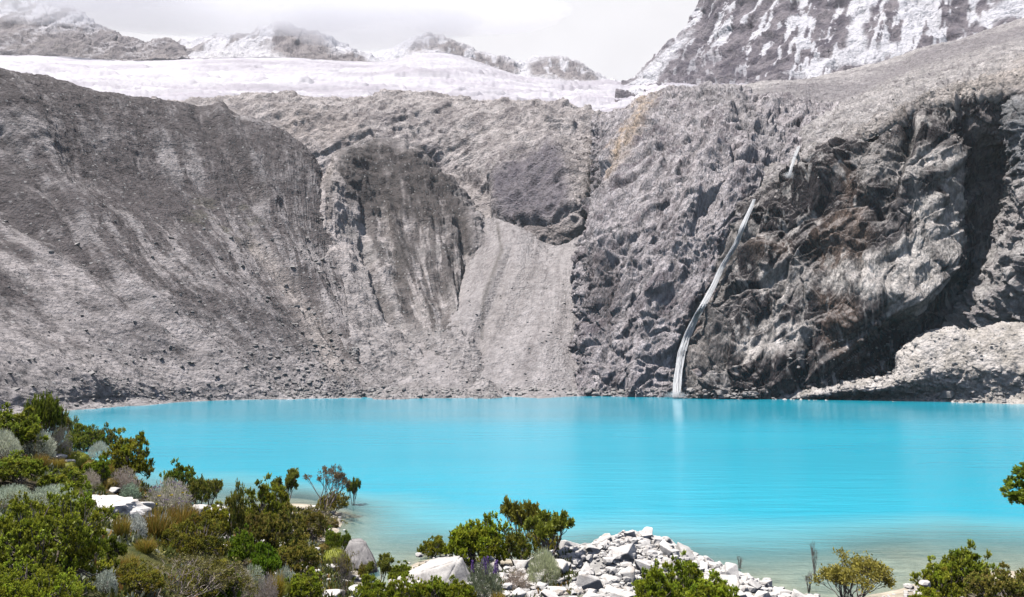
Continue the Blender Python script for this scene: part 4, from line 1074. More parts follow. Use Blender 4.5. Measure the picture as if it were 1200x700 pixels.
def cat_leaves(parts):
    V, Fc, Cc, off = [], [], [], 0
    for v, f, c in parts: V.append(v); Fc.append(f + off); Cc.append(c); off += len(v)
    return np.concatenate(V), np.concatenate(Fc), np.concatenate(Cc)
def curve(a, b, bend, r, n=6, wob=.04):
    t = np.linspace(0, 1, n)[:, None]; a = np.asarray(a, float); b = np.asarray(b, float)
    p = a + (b - a) * t + np.asarray(bend)[None] * (4 * t * (1 - t))
    w = r.normal(size=(n, 3)) * wob * np.linalg.norm(b - a); w[0] = 0; w[-1] = 0
    return p + w

def parts_to_thing(name, parts):
    """prototype: (root, [(child name, mesh)]) kept off the scene until first placed"""
    return (name, parts)
def mk(name, V, Fc, mat, col=None, smooth=False):
    return mesh_obj(name, V, Fc, mat, col=col, smooth=smooth, link=False).data

def crown_proto(seed, tips=62, shoots=10, per=17, leaf=.078, wid=.038, flat=1.0, hollow=.35, knob=.13, c_hi=(.15, .17, .035), c_lo=(.05, .075, .018), tipc=None, low=.05, stem_r=.035, spread=1.0, ht=1.1):
    """dense knobbly shrub: knobs of upright leafy shoots on an uneven dome, limbs inside; unit radius, base at z=0"""
    r = np.random.default_rng(seed)
    n = int(tips * 1.0); T = []
    lob = r.normal(size=(5, 3)); lob = unit(lob)
    while len(T) < n:
        d = r.normal(size=3); d[2] = abs(d[2]) * .9 + r.uniform(-.1, .25); d /= np.linalg.norm(d)
        bulge = 1 + .28 * float(fbm(d[None] * 1.3, 1, 2, seed=seed)[0]) * 2
        rr = bulge * (r.uniform(hollow, 1) ** .6)
        p = d * rr * np.array([spread, spread, ht * flat]); p[2] = max(p[2] + .18, low)
        if all(np.linalg.norm(p - q) > knob * .85 for q in T) or r.random() < .04: T.append(p)
    T = np.array(T)
    limbs = []; M = 7; hubs = []
    for k in range(M):
        a = k * 6.283 / M + r.uniform(-.3, .3); e = np.array([math.cos(a) * .38, math.sin(a) * .38, r.uniform(.3, .5)]); hubs.append(e)
        limbs.append((curve((0, 0, -.08), e, (0, 0, -.05), r), (stem_r, stem_r * .6)))
    hubs = np.array(hubs)
    for p in T:
        h = hubs[np.linalg.norm(hubs - p, axis=1).argmin()]
        limbs.append((curve(h, p, (0, 0, -.05), r, 5), (stem_r * .45, stem_r * .15)))
    out = []
    for p in T:
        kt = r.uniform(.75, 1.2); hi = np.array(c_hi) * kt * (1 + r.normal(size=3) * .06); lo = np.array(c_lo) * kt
        kr = knob * r.uniform(.75, 1.3); od = unit(p * np.array([1, 1, .6]) + np.array([0, 0, .25]))
        s0 = r.normal(size=(shoots, 3)); s0 = unit(s0 + od * .9) * kr * r.uniform(.25, 1, (shoots, 1)) ** .6
        s0[:, 2] *= .8
        for s in s0:
            up = unit(s / kr + np.array([0, 0, .9]) + r.normal(size=3) * .2); ln = kr * .75
            tt = r.uniform(0, 1, per)[:, None]; C = p + s + up * tt * ln
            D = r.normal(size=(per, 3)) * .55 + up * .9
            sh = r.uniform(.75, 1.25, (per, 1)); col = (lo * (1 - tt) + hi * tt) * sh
            if tipc is not None: col = np.where((tt > .8) & (r.random((per, 1)) < .6), np.array(tipc) * sh, col)
            out.append(leaves(C, D, leaf * r.uniform(.7, 1.2, per), wid, col, r))
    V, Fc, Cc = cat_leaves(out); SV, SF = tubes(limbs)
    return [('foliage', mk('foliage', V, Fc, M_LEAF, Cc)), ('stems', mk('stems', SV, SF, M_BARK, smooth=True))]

def silver_proto(seed, n=3600, c0=(.78, .80, .64), c1=(.50, .53, .40), leaf=.15, wid=.018, airy=.0, flat=.8):
    r = np.random.default_rng(seed)
    d = unit(r.normal(size=(n, 3))); d[:, 2] = np.abs(d[:, 2]) * 1.0 - .08; d = unit(d)
    bul = 1 + .22 * fbm(d, .55, 3, seed=seed % 40)
    rr = (bul * r.uniform(.35 + 0 * bul, 1) ** (.35 + airy))[:, None]
    C = d * (rr - leaf * .6) * np.array([1, 1, flat]); C[:, 2] += .06
    D = d + r.normal(size=(n, 3)) * (.35 + airy) + np.array([0, 0, .35])
    kk = r.uniform(.75, 1.2, (n, 1)); cl = sstep(-.3, .3, fbm(C, .22, 2, seed=seed % 30))[:, None]
    col = (np.array(c0) * cl + np.array(c1) * (1 - cl)) * kk
    V, Fc, Cc = leaves(C, D, leaf * r.uniform(.6, 1.2, n), wid, col, r)
    st = [(curve((0, 0, -.05), dd * np.array([.85, .85, .8 * flat]), (0, 0, .02), r, 5), (.018, .006)) for dd in unit(np.abs(r.normal(size=(26, 3))) * np.array([1, 1, .8]) * np.sign(r.normal(size=(26, 3)) + np.array([0, 0, 9])))]
    SV, SF = tubes(st, 4)
    return [('foliage', mk('foliage', V, Fc, M_SILVER, Cc)), ('stems', mk('stems', SV, SF, M_BARK, smooth=True))]

def tussock_proto(seed, n=650, c0=(.32, .34, .05), c1=(.52, .30, .06), ln=1.0, spread=.75, wid=.028):
    r = np.random.default_rng(seed)
    a = r.uniform(0, 6.283, n); rad = r.uniform(0, .45, n) ** .7
    B = np.stack([np.cos(a) * rad, np.sin(a) * rad, 0 * a - .05], -1)
    D = np.stack([np.cos(a) * r.uniform(.1, 1, n) * spread, np.sin(a) * r.uniform(.1, 1, n) * spread, r.uniform(.5, 1, n)], -1) + r.normal(size=(n, 3)) * .12
    D = unit(D); L = r.uniform(.5, 1, n) * ln
    w = unit(np.cross(D, r.normal(size=(n, 3)))) * wid * .5
    m = B + D * L[:, None] * .55; tip = B + D * L[:, None] * 1.0; tip[:, 2] -= .18 * L; 
    V = np.stack([B - w, B + w, m + w * .9, m - w * .9, tip + w * .15, tip - w * .15], 1).reshape(-1, 3)
    i = np.arange(n)[:, None] * 6; Fc = np.concatenate([i + np.array([[0, 1, 2, 3]]), i + np.array([[3, 2, 4, 5]])])
    mixr = r.random((n, 1)); b0 = np.array(c0) * .55; cm = np.array(c0) * (1 - mixr) + np.array(c1) * mixr
    k = r.uniform(.75, 1.2, (n, 1)); tc_ = np.array(c1) * (.4 + .6 * mixr) + np.array(c0) * .6 * (1 - mixr)
    Cc = np.stack([b0 * k, b0 * k, cm * k, cm * k, tc_ * k, tc_ * k], 1).reshape(-1, 3)
    return [('blades', mk('blades', V, Fc, M_BLADE, Cc))]

def cushion_proto(seed, c0=(.34, .36, .05), c1=(.20, .20, .035)):
    r = np.random.default_rng(seed); V, Fc = ICO[4]; V = V[:]
    keep = V * np.array([1, 1, .42]); keep = keep * (1 + .28 * fbm(V, .45, 4, seed=seed, gain=.6))[:, None]
    k = sstep(-.3, .3, fbm(V, .2, 3, seed=seed + 1))[:, None]
    col = np.array(c0) * k + np.array(c1) * (1 - k)
    body = mk('moss_body', keep, Fc, M_LEAF, col, smooth=True)
    n = 2600; i = r.integers(0, len(keep), n); C = keep[i]; 
    L = leaves(C, unit(V[i] + np.array([0, 0, .4])) + r.normal(size=(n, 3)) * .4, .075 * r.uniform(.6, 1.3, n), .03, col[i] * r.uniform(.7, 1.3, (n, 1)), r)
    return [('moss_body', body), ('moss_tips', mk('moss_tips', L[0], L[1], M_LEAF, L[2]))]

def branchy_proto(seed, levels=4, start=6, tuft=26, leaf=.075, wid=.03, c_hi=(.34, .34, .05), c_lo=(.12, .14, .03), lean=(0, 0), bare=.0, spread=.55, upw=.55, stem=.026, tuft_r=.06, low_stem=False, bark=None):
    """open shrub: forking bare limbs that carry leaf tufts only at their ends; unit height"""
    r = np.random.default_rng(seed); lines = []; ends = []
    def grow(p, d, ln, rad, lv):
        q = p + d * ln; lines.append((curve(p, q, r.normal(size=3) * ln * .05, r, 5, .03), (rad, rad * .68)))
        if lv == 0: ends.append((q, d)); return
        for k in range(2 if r.random() < .55 else 3):
            nd = unit(d + r.normal(size=3) * spread * np.array([1, 1, .5]) + np.array([0, 0, upw * .35]))
            grow(q, nd, ln * r.uniform(.6, .82), rad * .64, lv - 1)
    L0 = 1.0 / sum(.72 ** k for k in range(levels + 1))
    for k in range(start):
        a = k * 6.283 / start + r.uniform(-.4, .4); d = unit(np.array([math.cos(a) * spread * 1.1 + lean[0], math.sin(a) * spread * 1.1 + lean[1], 1.0 * upw + .35]))
        grow(np.array([0, 0, -.04]), d, L0 * r.uniform(.85, 1.2), stem, levels)
    SV, SF = tubes(lines, 4); out = []
    for q, d in ends:
        if r.random() < bare: continue
        n = tuft; k = r.uniform(.75, 1.25); tt = r.uniform(0, 1, (n, 1))
        C = q + r.normal(size=(n, 3)) * tuft_r * .55 + d * tuft_r * (tt - .4)
        col = (np.array(c_lo) * (1 - tt) + np.array(c_hi) * tt) * k * r.uniform(.8, 1.2, (n, 1))
        out.append(leaves(C, d * .8 + r.normal(size=(n, 3)) * .6, leaf * r.uniform(.6, 1.2, n), wid, col, r))
    V, Fc, Cc = cat_leaves(out)
    return [('foliage', mk('foliage', V, Fc, M_LEAF, Cc)), ('stems', mk('stems', SV, SF, M_BARK, smooth=True))]

def lupine_proto(seed):
    r = np.random.default_rng(seed)
    pr = silver_proto(seed, 3800, (.36, .40, .28), (.20, .24, .14), .17, .026, .15, 1.1)
    for k in range(9):
        a = r.uniform(0, 6.28); rad = r.uniform(.1, .75); b = np.array([math.cos(a) * rad, math.sin(a) * rad * .6 - .1, .95 - rad * .25]); n = 170
        tt = r.uniform(0, 1, (n, 1)); ang = r.uniform(0, 6.28, (n, 1)); ax = unit(np.array([r.normal() * .12, r.normal() * .12, 1]))
        rr_ = .05 * (1.15 - tt); C = b + ax * tt * .34 + np.concatenate([np.cos(ang) * rr_, np.sin(ang) * rr_, 0 * ang], 1)
        V, Fc, Cc = leaves(C, np.concatenate([np.cos(ang), np.sin(ang), .5 + 0 * ang], 1), .05, .04, np.array([.30, .17, .52]) * r.uniform(.7, 1.3, (n, 1)), r)
        pr.append(('flower_spike', mk('flower_spike', V, Fc, M_PETAL, Cc)))
    return pr
def flower_dots(seed, n, col, rad=.9, size=.05, h=.75):
    r = np.random.default_rng(seed); out = []
    for k in range(n):
        d = unit(r.normal(size=3)); d[2] = abs(d[2]); p = d * rad * np.array([1, 1, h]) + np.array([0, 0, .08]); m = 12
        ang = np.linspace(0, 6.28, m)[:, None]
        out.append(leaves(np.repeat(p[None], m, 0), np.concatenate([np.cos(ang), np.sin(ang), .3 + 0 * ang], 1), size, size * .7, np.repeat(np.array(col)[None], m, 0), r))
    return cat_leaves(out)

PROTO = {}
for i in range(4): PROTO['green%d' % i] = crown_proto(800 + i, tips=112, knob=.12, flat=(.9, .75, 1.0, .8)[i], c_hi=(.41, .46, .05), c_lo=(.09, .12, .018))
for i in range(2): PROTO['tuft%d' % i] = crown_proto(820 + i, tips=44, shoots=11, per=16, leaf=.095, wid=.045, knob=.19, hollow=.3, c_hi=(.37, .40, .05), c_lo=(.05, .065, .02), tipc=(.36, .30, .07), ht=1.0)
PROTO['olive0'] = crown_proto(830, tips=96, c_hi=(.38, .38, .06), c_lo=(.08, .085, .025), tipc=(.44, .34, .09)); PROTO['olive1'] = crown_proto(831, tips=80, knob=.14, c_hi=(.38, .37, .06), c_lo=(.07, .075, .025), tipc=(.42, .30, .09), flat=.85)
PROTO['flat0'] = crown_proto(840, tips=70, hollow=.7, flat=.55, low=.45, knob=.17, c_hi=(.28, .33, .04), c_lo=(.04, .065, .015), stem_r=.03)
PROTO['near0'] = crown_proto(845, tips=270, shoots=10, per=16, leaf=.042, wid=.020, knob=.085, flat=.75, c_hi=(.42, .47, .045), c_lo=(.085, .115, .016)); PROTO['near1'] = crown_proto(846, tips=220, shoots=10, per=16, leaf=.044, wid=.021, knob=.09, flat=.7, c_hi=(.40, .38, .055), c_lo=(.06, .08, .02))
PROTO['silver0'] = silver_proto(850, 4200); PROTO['silver1'] = silver_proto(851, 4200, (.78, .80, .68), (.52, .55, .43), .12, .016, .1, .7)
PROTO['silver2'] = silver_proto(852, 1500, (.80, .83, .76), (.55, .58, .52), .16, .05, .3, .9)
PROTO['dry0'] = silver_proto(853, 2600, (.68, .60, .52), (.44, .39, .33), .16, .016, .45, .95); PROTO['dry1'] = silver_proto(854, 3400, (.70, .64, .54), (.48, .44, .31), .13, .02, .35, .85)
PROTO['flowery'] = silver_proto(855, 4200, (.74, .67, .62), (.52, .51, .32), .12, .02, .25, .85)
PROTO['flowery'].append(('yellow_flowers', mk('yellow_flowers', *flower_dots(3, 5, (.75, .60, .02), .85, .07), M_PETAL) if False else (lambda q: mk('yellow_flowers', q[0], q[1], M_PETAL, q[2]))(flower_dots(3, 6, (.80, .62, .02), .9, .07))))
PROTO['flowery'].append(('purple_flowers', (lambda q: mk('purple_flowers', q[0], q[1], M_PETAL, q[2]))(flower_dots(4, 70, (.36, .27, .46), .97, .05))))
PROTO['tus0'] = tussock_proto(860); PROTO['tus1'] = tussock_proto(861, c0=(.22, .24, .04), c1=(.48, .27, .06)); PROTO['tus2'] = tussock_proto(862, 420, (.30, .34, .27), (.36, .37, .27), 1.0, .6, .03)
PROTO['cush0'] = cushion_proto(870); PROTO['cush1'] = cushion_proto(871, (.36, .27, .05), (.16, .12, .03)); PROTO['cush2'] = cushion_proto(872, (.42, .44, .05), (.28, .31, .05))
PROTO['open0'] = branchy_proto(880, 3, 6, 60, .10, .045, spread=.42); PROTO['open1'] = branchy_proto(881, 3, 5, 70, .10, .045, (.30, .31, .045), (.10, .13, .03), spread=.38)
PROTO['bare'] = branchy_proto(882, 4, 5, 16, .045, .02, (.26, .19, .11), (.13, .10, .05), bare=.25, spread=.40, stem=.018, tuft_r=.035)
PROTO['twig'] = branchy_proto(883, 3, 9, 5, .05, .02, (.27, .23, .08), (.15, .12, .05), bare=.35, spread=.30, stem=.012, tuft_r=.03)
PROTO['reed'] = branchy_proto(884, 2, 7, 6, .05, .015, (.14, .12, .06), (.08, .07, .04), bare=.3, spread=.22, upw=1.0, stem=.022, tuft_r=.03)
PROTO['brush'] = branchy_proto(885, 4, 7, 12, .05, .022, (.24, .21, .06), (.11, .11, .03), bare=.45, spread=.5, upw=.3, stem=.015, tuft_r=.04)
PROTO['spring'] = branchy_proto(886, 4, 9, 16, .075, .03, (.38, .34, .06), (.20, .19, .05), spread=.42, upw=.45, stem=.02, tuft_r=.07)
PROTO['lupine'] = lupine_proto(890)
USED = {}
def place(kind, px, py, wpx, hpx, label, name='shrub', cat='shrub', group=None, tint=(1, 1, 1), rot=None, Y=None, loc=None, unit_h=None):
    p = np.array(loc) if loc is not None else ground_hit(px, py)
    if p[2] < -.15: print('IN WATER', label, p)
    m = p[1] / F_PX; w = wpx * m * .5; h = hpx * m
    hh = {'g': 1.22, 't': 1.25, 'o': 1.25, 'n': 1.05, 's': .95, 'd': .95, 'f': .95}.get(kind[0], 1.0)
    if kind.startswith(('open', 'bare', 'twig', 'reed', 'brush', 'spring')): hh = 1.0; w = w / .62
    elif kind.startswith('tus'): hh = .85; w = w / .85
    elif kind.startswith('cush'): hh = .45
    elif kind == 'flat0': hh = .85
    elif kind == 'lupine': hh = 1.3
    w *= .93
    root = empty(name, p); root.scale = (w, w, h / hh)
    root.rotation_euler = (0, 0, rot if rot is not None else random.uniform(0, 6.28))
    tag(root, label, cat, group)
    for cn, me in PROTO[kind]:
        o = bpy.data.objects.new(cn, me); COL.objects.link(o); o.parent = root; o.color = (*tint, 1)
    return root
G1 = (1, 1, 1)
PL = [
 # crest of the left bank
 ('green0', 14, 530, 72, 48, 'dense green shrub at the far left on the bank crest'),
 ('flat0', 48, 528, 40, 58, 'flat topped green shrub rising highest against the grey beach'),
 ('open0', 57, 530, 24, 46, 'small brown tipped shrub under the flat topped one', (1.2, .95, .9)),
 ('tuft0', 76, 524, 24, 38, 'narrow brown and green shrub at the start of the lake edge'),
 ('silver0', 41, 537, 48, 36, 'round silver grey dome bush below the flat topped shrub'),
 ('silver0', 3, 540, 42, 38, 'pale silver dome bush cut by the left edge on the crest', (1.05, 1.05, 1.02)),
 ('dry0', 68, 532, 34, 36, 'wispy grey dry bush right of the round silver dome'),
 ('green1', 98, 532, 44, 36, 'dark green shrub on the crest right of the wispy grey bush', (.8, .85, .85)),
 ('tuft1', 122, 530, 34, 30, 'spiky dark shrub on the skyline over the lake', (.85, .85, .85)),
 ('silver1', 116, 540, 30, 28, 'small silver bush in front of the spiky dark shrub'),
 ('green2', 148, 566, 56, 52, 'broad olive green shrub where the bank crest drops to the lake', (1.15, 1, .9)),
 ('dry0', 145, 574, 40, 26, 'grey twiggy bush under the broad olive shrub', (.9, .85, .85)),
 ('green3', 112, 566, 34, 30, 'green shrub left of the broad olive one', (.95, 1.05, .8)),
 ('green3', 22, 566, 58, 36, 'low wide green shrub between the silver domes at left'),
 ('green1', 72, 580, 56, 32, 'low green shrub above the wide silver mound'),
 ('silver1', 14, 590, 44, 27, 'silver mound cut by the left edge above the large dark shrub', (.95, 1.05, .95)),
 ('silver1', 62, 592, 62, 29, 'wide silver green mound left of the white outcrop', (.92, 1.02, .92)),
 ('dry1', 105, 574, 26, 24, 'pinkish dry bush just above the white outcrop', (1.05, .98, 1.02)),
 ('silver2', 152, 586, 26, 20, 'blue green leafy bush at the end of the white outcrop', (.55, .7, .55)),
 ('flowery', 196, 604, 62, 44, 'pinkish grey bush with tiny yellow and mauve flowers on the crest', (1, 1, 1)),
 ('green2', 210, 590, 46, 42, 'dark green shrub behind the flowering bush against the lake', (.8, .9, .85)),
 ('tuft0', 232, 596, 34, 36, 'rounded dark shrub right of the flowering bush over the water', (.85, .9, .85)),
 ('open0', 246, 596, 26, 30, 'thin stemmed little tree with brown crown beside the white rocks'),
 # front left
 ('near0', 52, 694, 158, 108, 'largest dark green shrub filling the lower left of the bank'),
 ('near0', 32, 742, 118, 72, 'bright green shrub at the bottom left corner', (1.15, 1.15, 1.0)),
 ('silver2', 158, 632, 30, 30, 'small round silvery plant below the white outcrop'),
 ('silver2', 192, 626, 20, 26, 'little silvery plant between two orange tussocks'),
 ('silver2', 122, 694, 32, 32, 'silvery leafed plant in the shadow near the bottom edge', (.85, .9, .85)),
 ('silver2', 98, 682, 20, 22, 'tiny silvery plant left of the larger one in shadow', (.75, .8, .75)),
 ('green1', 128, 658, 36, 30, 'deep green shrub in the shadow under the white outcrop', (.5, .55, .5)),
 ('near1', 228, 662, 76, 52, 'olive shrub with bare arching branches below the crest rocks', (1.0, .95, .85)),
 ('near1', 158, 700, 74, 36, 'yellow green shrub along the bottom below the dark hollow', (1.05, .98, .8)),
 ('near1', 240, 700, 84, 40, 'olive green shrub over the tangled dry brush', (1.05, 1, .85)),
 ('brush', 205, 716, 110, 58, 'tangled dry grey brush at the bottom between shrubs', (1, 1, 1)),
 ('brush', 265, 722, 76, 56, 'second tangle of dry brush at the bottom right of the first', (1, 1, 1)),
 ('green0', 262, 706, 46, 36, 'vivid green shrub tip poking over the dry brush', (.9, 1.15, .8)),
 # middle of the left bank
 ('tuft1', 272, 642, 34, 68, 'tall narrow shrub with upright tips right of the white crest rocks'),
 ('green2', 250, 630, 40, 34, 'olive shrub just below the white crest rocks', (1.3, 1.1, .9)),
 ('green2', 316, 624, 56, 54, 'domed green shrub against the lake in mid bank', (1.05, 1, .9)),
 ('open1', 335, 600, 34, 40, 'two topped open shrub standing out over the lake'),
 ('olive0', 332, 652, 52, 52, 'brownish olive shrub in the densest part of the bank', (1.05, 1.05, 1)),
 ('olive1', 302, 640, 36, 40, 'dark brownish shrub left of the densest olive one', (.95, .95, .9)),
 ('olive1', 366, 634, 40, 38, 'olive shrub near the pool shore above leaning dry branches', (.95, .95, .9)),
 ('green0', 282, 662, 34, 38, 'fresh green rounded shrub in mid bank', (.9, 1.15, .85)),
 ('green1', 310, 680, 36, 44, 'vivid deep green shrub in mid bank', (.75, 1.08, .7)),
 ('silver2', 296, 692, 36, 30, 'grey green leafy clump at the foot of the vivid green shrub', (.7, .75, .6)),
 ('olive0', 350, 672, 54, 36, 'olive shrub left of the yellow moss patch', (1.05, 1.05, .9)),
 ('silver2', 334, 692, 30, 28, 'silver green clump under the olive shrub by the moss', (.7, .75, .65)),
 ('dry1', 280, 694, 40, 30, 'pale dry bush between green shrubs at the lower middle', (.95, .9, .8)),
 ('green3', 356, 704, 50, 34, 'green shrub at the bottom edge left of the pool', (1.1, 1.1, .9)),
 ('tus0', 322, 704, 22, 40, 'yellow green grass tussock at the bottom among shrubs', (1.1, 1.1, .8)),
 ('dry0', 312, 708, 34, 34, 'grey violet dry bush at the bottom edge', (.75, .72, .78)),
 ('brush', 366, 632, 66, 34, 'dry leaning branches reaching over the pool shore', (1, 1, 1)),
 ('tuft0', 390, 602, 40, 24, 'low bush at the root of the sparse leaning tree', (1.15, 1, .8)),
 ('open0', 414, 598, 16, 32, 'thin sapling at the tip of the sandy spit', (.9, 1, .9)),
 ('green3', 390, 648, 22, 30, 'small green bush above the yellow moss', (1, 1.1, 1)),
 ('green3', 405, 646, 14, 24, 'smaller green bush next to the flat topped boulder', (.9, 1, .9)),
 ('twig', 402, 704, 44, 48, 'reddish bare brush with yellowish tips beside the pool', (1, 1, 1)),
 ('olive1', 400, 676, 24, 24, 'yellow green bush in front of the grey boulder foot', (1.2, 1.2, .9)),
 ('olive1', 426, 678, 14, 18, 'small yellow green bush hiding the boulder right corner', (1.2, 1.2, .9)),
 # pool to the slab boulder
 ('open1', 446, 694, 34, 34, 'open green bush on the right side of the small pool'),
 ('green0', 468, 682, 34, 20, 'low green bush left of the slab boulder', (1, 1.05, .9)),
 ('green1', 436, 708, 44, 34, 'green bush at the bottom edge right of the pool', (1.05, 1.1, .9)),
 ('green2', 470, 716, 44, 36, 'fresh green bush in front of the rounded white rock', (1.2, 1.2, .9)),
 ('green3', 505, 714, 50, 38, 'leafy green bush directly in front of the slab boulder', (1.15, 1.15, .9)),
 ('green0', 538, 716, 46, 34, 'bright green bush at the right front corner of the slab boulder', (1.2, 1.2, .9)),
 # bushes between boulder and heap
 ('green1', 508, 654, 34, 26, 'low left lobe bush of the thicket at the lake edge', (1.1, 1, .8)),
 ('green3', 560, 664, 80, 60, 'broad green crowned shrub in the thicket at the lake edge', (1.15, 1.15, .75)),
 ('tuft0', 604, 664, 46, 42, 'dark green shrub in the middle of the thicket', (.95, 1.0, .75)),
 ('open0', 610, 656, 42, 60, 'tallest open shrub of the thicket', (1.1, 1, .8)),
 ('open0', 644, 662, 56, 52, 'spreading olive shrub with bare stems at the right of the thicket', (.95, 1.05, .8)),
 ('tuft1', 640, 652, 38, 34, 'rust tinged shrub at the right of the thicket', (1.15, 1, .8)),
 ('lupine', 568, 706, 50, 52, 'grey green lupine bush with purple flower spikes'),
 ('silver0', 637, 684, 42, 42, 'round pale yellowish silver bush left of the rock heap', (1.05, 1.08, .82)),
 ('dry0', 606, 694, 40, 28, 'pinkish dry twigs between lupine and round pale bush', (1, .92, .9)),
 ('tus0', 584, 712, 18, 22, 'small yellow green tuft right of the lupine foot', (1.2, 1.2, .9)),
 # in front of the heap and right
 ('green0', 768, 716, 56, 50, 'left lobe of the bright leafy bush in front of the heap', (1.3, 1.35, .95)),
 ('green2', 804, 706, 46, 46, 'taller middle bright green bush in front of the heap', (1.2, 1.3, .95)),
 ('green3', 838, 716, 58, 42, 'right bright green bush in front of the heap', (1.3, 1.35, .95)),
 ('reed', 955, 684, 20, 38, 'upright dead twigs standing in the shallows', (1, 1, 1)),
 ('reed', 948, 696, 26, 20, 'short dead sprigs beside the upright dead twigs', (1, 1, 1)),
 ('reed', 867, 672, 16, 16, 'tiny dead sprig at the far edge of the heap', (1, 1, 1)),
 ('spring', 998, 716, 80, 54, 'yellowish twiggy bush on the sandy shallows', (1.05, 1, .9)),
 ('green2', 1102, 708, 56, 44, 'rounded green bush at left of the right hand clump', (1.25, 1.2, 1)),
 ('green0', 1130, 698, 66, 54, 'tallest dense green bush of the right hand clump', (1.15, 1.15, 1)),
 ('olive0', 1172, 712, 66, 42, 'brownish olive bush at the right end of the clump', (1.0, 1.0, 1.0)),
 ('olive1', 1205, 704, 44, 36, 'olive bush cut by the right edge of the shore clump', (.9, .95, .9)),
 ('green1', 1085, 722, 40, 32, 'low green bush at the front foot of the right clump', (1.2, 1.2, .95)),
]
for k, row in enumerate(PL):
    kind, px, py, w_, h_, lab = row[:6]; tint = row[6] if len(row) > 6 else G1
    nm = {'silver': ('silver_bush', 'bush'), 'dry': ('dry_bush', 'bush'), 'flo': ('flowering_bush', 'bush'), 'tus': ('grass_tussock', 'grass tussock'), 'lup': ('lupine_bush', 'lupine'), 'twi': ('brush', 'brush'),
          'bru': ('brush', 'brush'), 'ree': ('dead_twigs', 'dead plant'), 'ope': ('open_shrub', 'shrub'), 'spr': ('twiggy_bush', 'bush')}
    name, cat = next((v for q, v in nm.items() if kind.startswith(q)), ('shrub', 'shrub'))
    place(kind, px, py, w_, h_, lab, name, cat, 'plants on the near bank', tint, rot=k * 2.399)
TU = [
 ('tus1', 47, 551, 20, 24, 'dark orange and olive tussock below the round silver dome'), ('tus1', 182, 634, 42, 46, 'large orange olive tussock below the flowering bush'),
 ('tus1', 212, 622, 40, 40, 'rusty brown tussock right of the large orange one'), ('tus0', 142, 632, 20, 34, 'golden tussock left of the small silvery plant'),
 ('tus0', 170, 648, 24, 20, 'green tuft in the hollow below the silvery plant'), ('tus0', 138, 688, 22, 30, 'yellow green tuft by the shadowed silver plant'), ('tus2', 168, 706, 42, 28, 'spiky silver green grass at the bottom edge'),
 ('tus1', 120, 560, 22, 24, 'golden brown tussock under the green crest shrub'), ('tus0', 66, 550, 20, 16, 'yellow green tuft beside the dark orange tussock'), ('tus1', 230, 640, 30, 28, 'olive brown grass behind the arching branches'),
 ('tus0', 150, 672, 26, 26, 'green grass tuft in the dark hollow at centre left')]
for k, (kind, px, py, w_, h_, lab) in enumerate(TU): place(kind, px, py, w_, h_, lab, 'grass_tussock', 'grass tussock', 'grass tussocks on the near bank', G1, rot=k * 1.9)
CU = [('cush0', 71, 533, 18, 11, 'rounded yellow cushion right of the silver dome'), ('cush2', 92, 545, 26, 14, 'bright yellow green moss patch beside the beige rock'), ('cush1', 105, 553, 22, 13, 'orange tinted moss cushion right of the bright patch'),
      ('cush0', 114, 580, 18, 12, 'small yellow green cushion on top of the white outcrop'), ('cush1', 130, 572, 20, 11, 'orange brown cushion above the white outcrop'), ('cush2', 392, 664, 36, 20, 'vivid yellow green moss patch beside the grey boulder'),
      ('cush1', 378, 648, 16, 10, 'brown golden cushion above the vivid moss patch'), ('cush0', 332, 700, 20, 16, 'yellow moss mound at the lower middle of the bank'), ('cush1', 388, 616, 18, 8, 'orange cushion on the shore below the sparse tree'),
      ('cush0', 80, 552, 20, 10, 'pale yellow cushion left of the bright moss patch'), ('cush0', 262, 668, 18, 12, 'yellow cushion below the beige rock in mid bank')]
for k, (kind, px, py, w_, h_, lab) in enumerate(CU): place(kind, px, py, w_, h_, lab, 'moss_cushion', 'moss cushion', 'moss cushions on the near bank', G1, rot=k * 1.3)
# sparse leaning tree by the water, and the tall shrub that enters at the right edge
place('bare', 382, 604, 66, 56, 'sparse leaning little tree with bare grey limbs at the water edge', 'small_tree', 'tree', None, (1, 1, 1), rot=.6)
pe = np.array([*at(1232, 560, 9.0)[:2], 0]); pe[2] = float(H(pe[0], pe[1]))
top = at(1232, 522, 9.0)[2]
rt = empty('tall_shrub', pe); tag(rt, 'dark green shrub leaning into the picture at the right edge', 'shrub')
hgt = top - pe[2]; m9 = 9.0 / F_PX
sv, sf = tubes([(curve((0, 0, -.1), (.15, 0, hgt - 1.0), (.25, 0, 0), rng, 8, .01), (.06, .04)), (curve((.15, 0, hgt - 1.0), (-.1, 0, hgt - .35), (0, 0, 0), rng, 6, .02), (.035, .02)), (curve((.15, 0, hgt - 1.0), (.5, 0, hgt - .4), (0, 0, 0), rng, 6, .02), (.035, .02))], 8)
st = mesh_obj('stems', sv, sf, M_BARK, parent=rt)
for cx, cz, w_, ang in [(0.0, hgt - .72, .46, .5), (.45, hgt - .85, .5, 2.0), (-.12, hgt - .42, .24, 4.0)]:
    o = bpy.data.objects.new('foliage', PROTO['green2'][0][1] if w_ > .3 else PROTO['green0'][0][1]); COL.objects.link(o); o.parent = rt
    o.location = (cx, 0, cz); o.scale = (w_, w_, w_ * .85); o.rotation_euler = (0, 0, ang); o.color = (.8, .95, .9, 1)

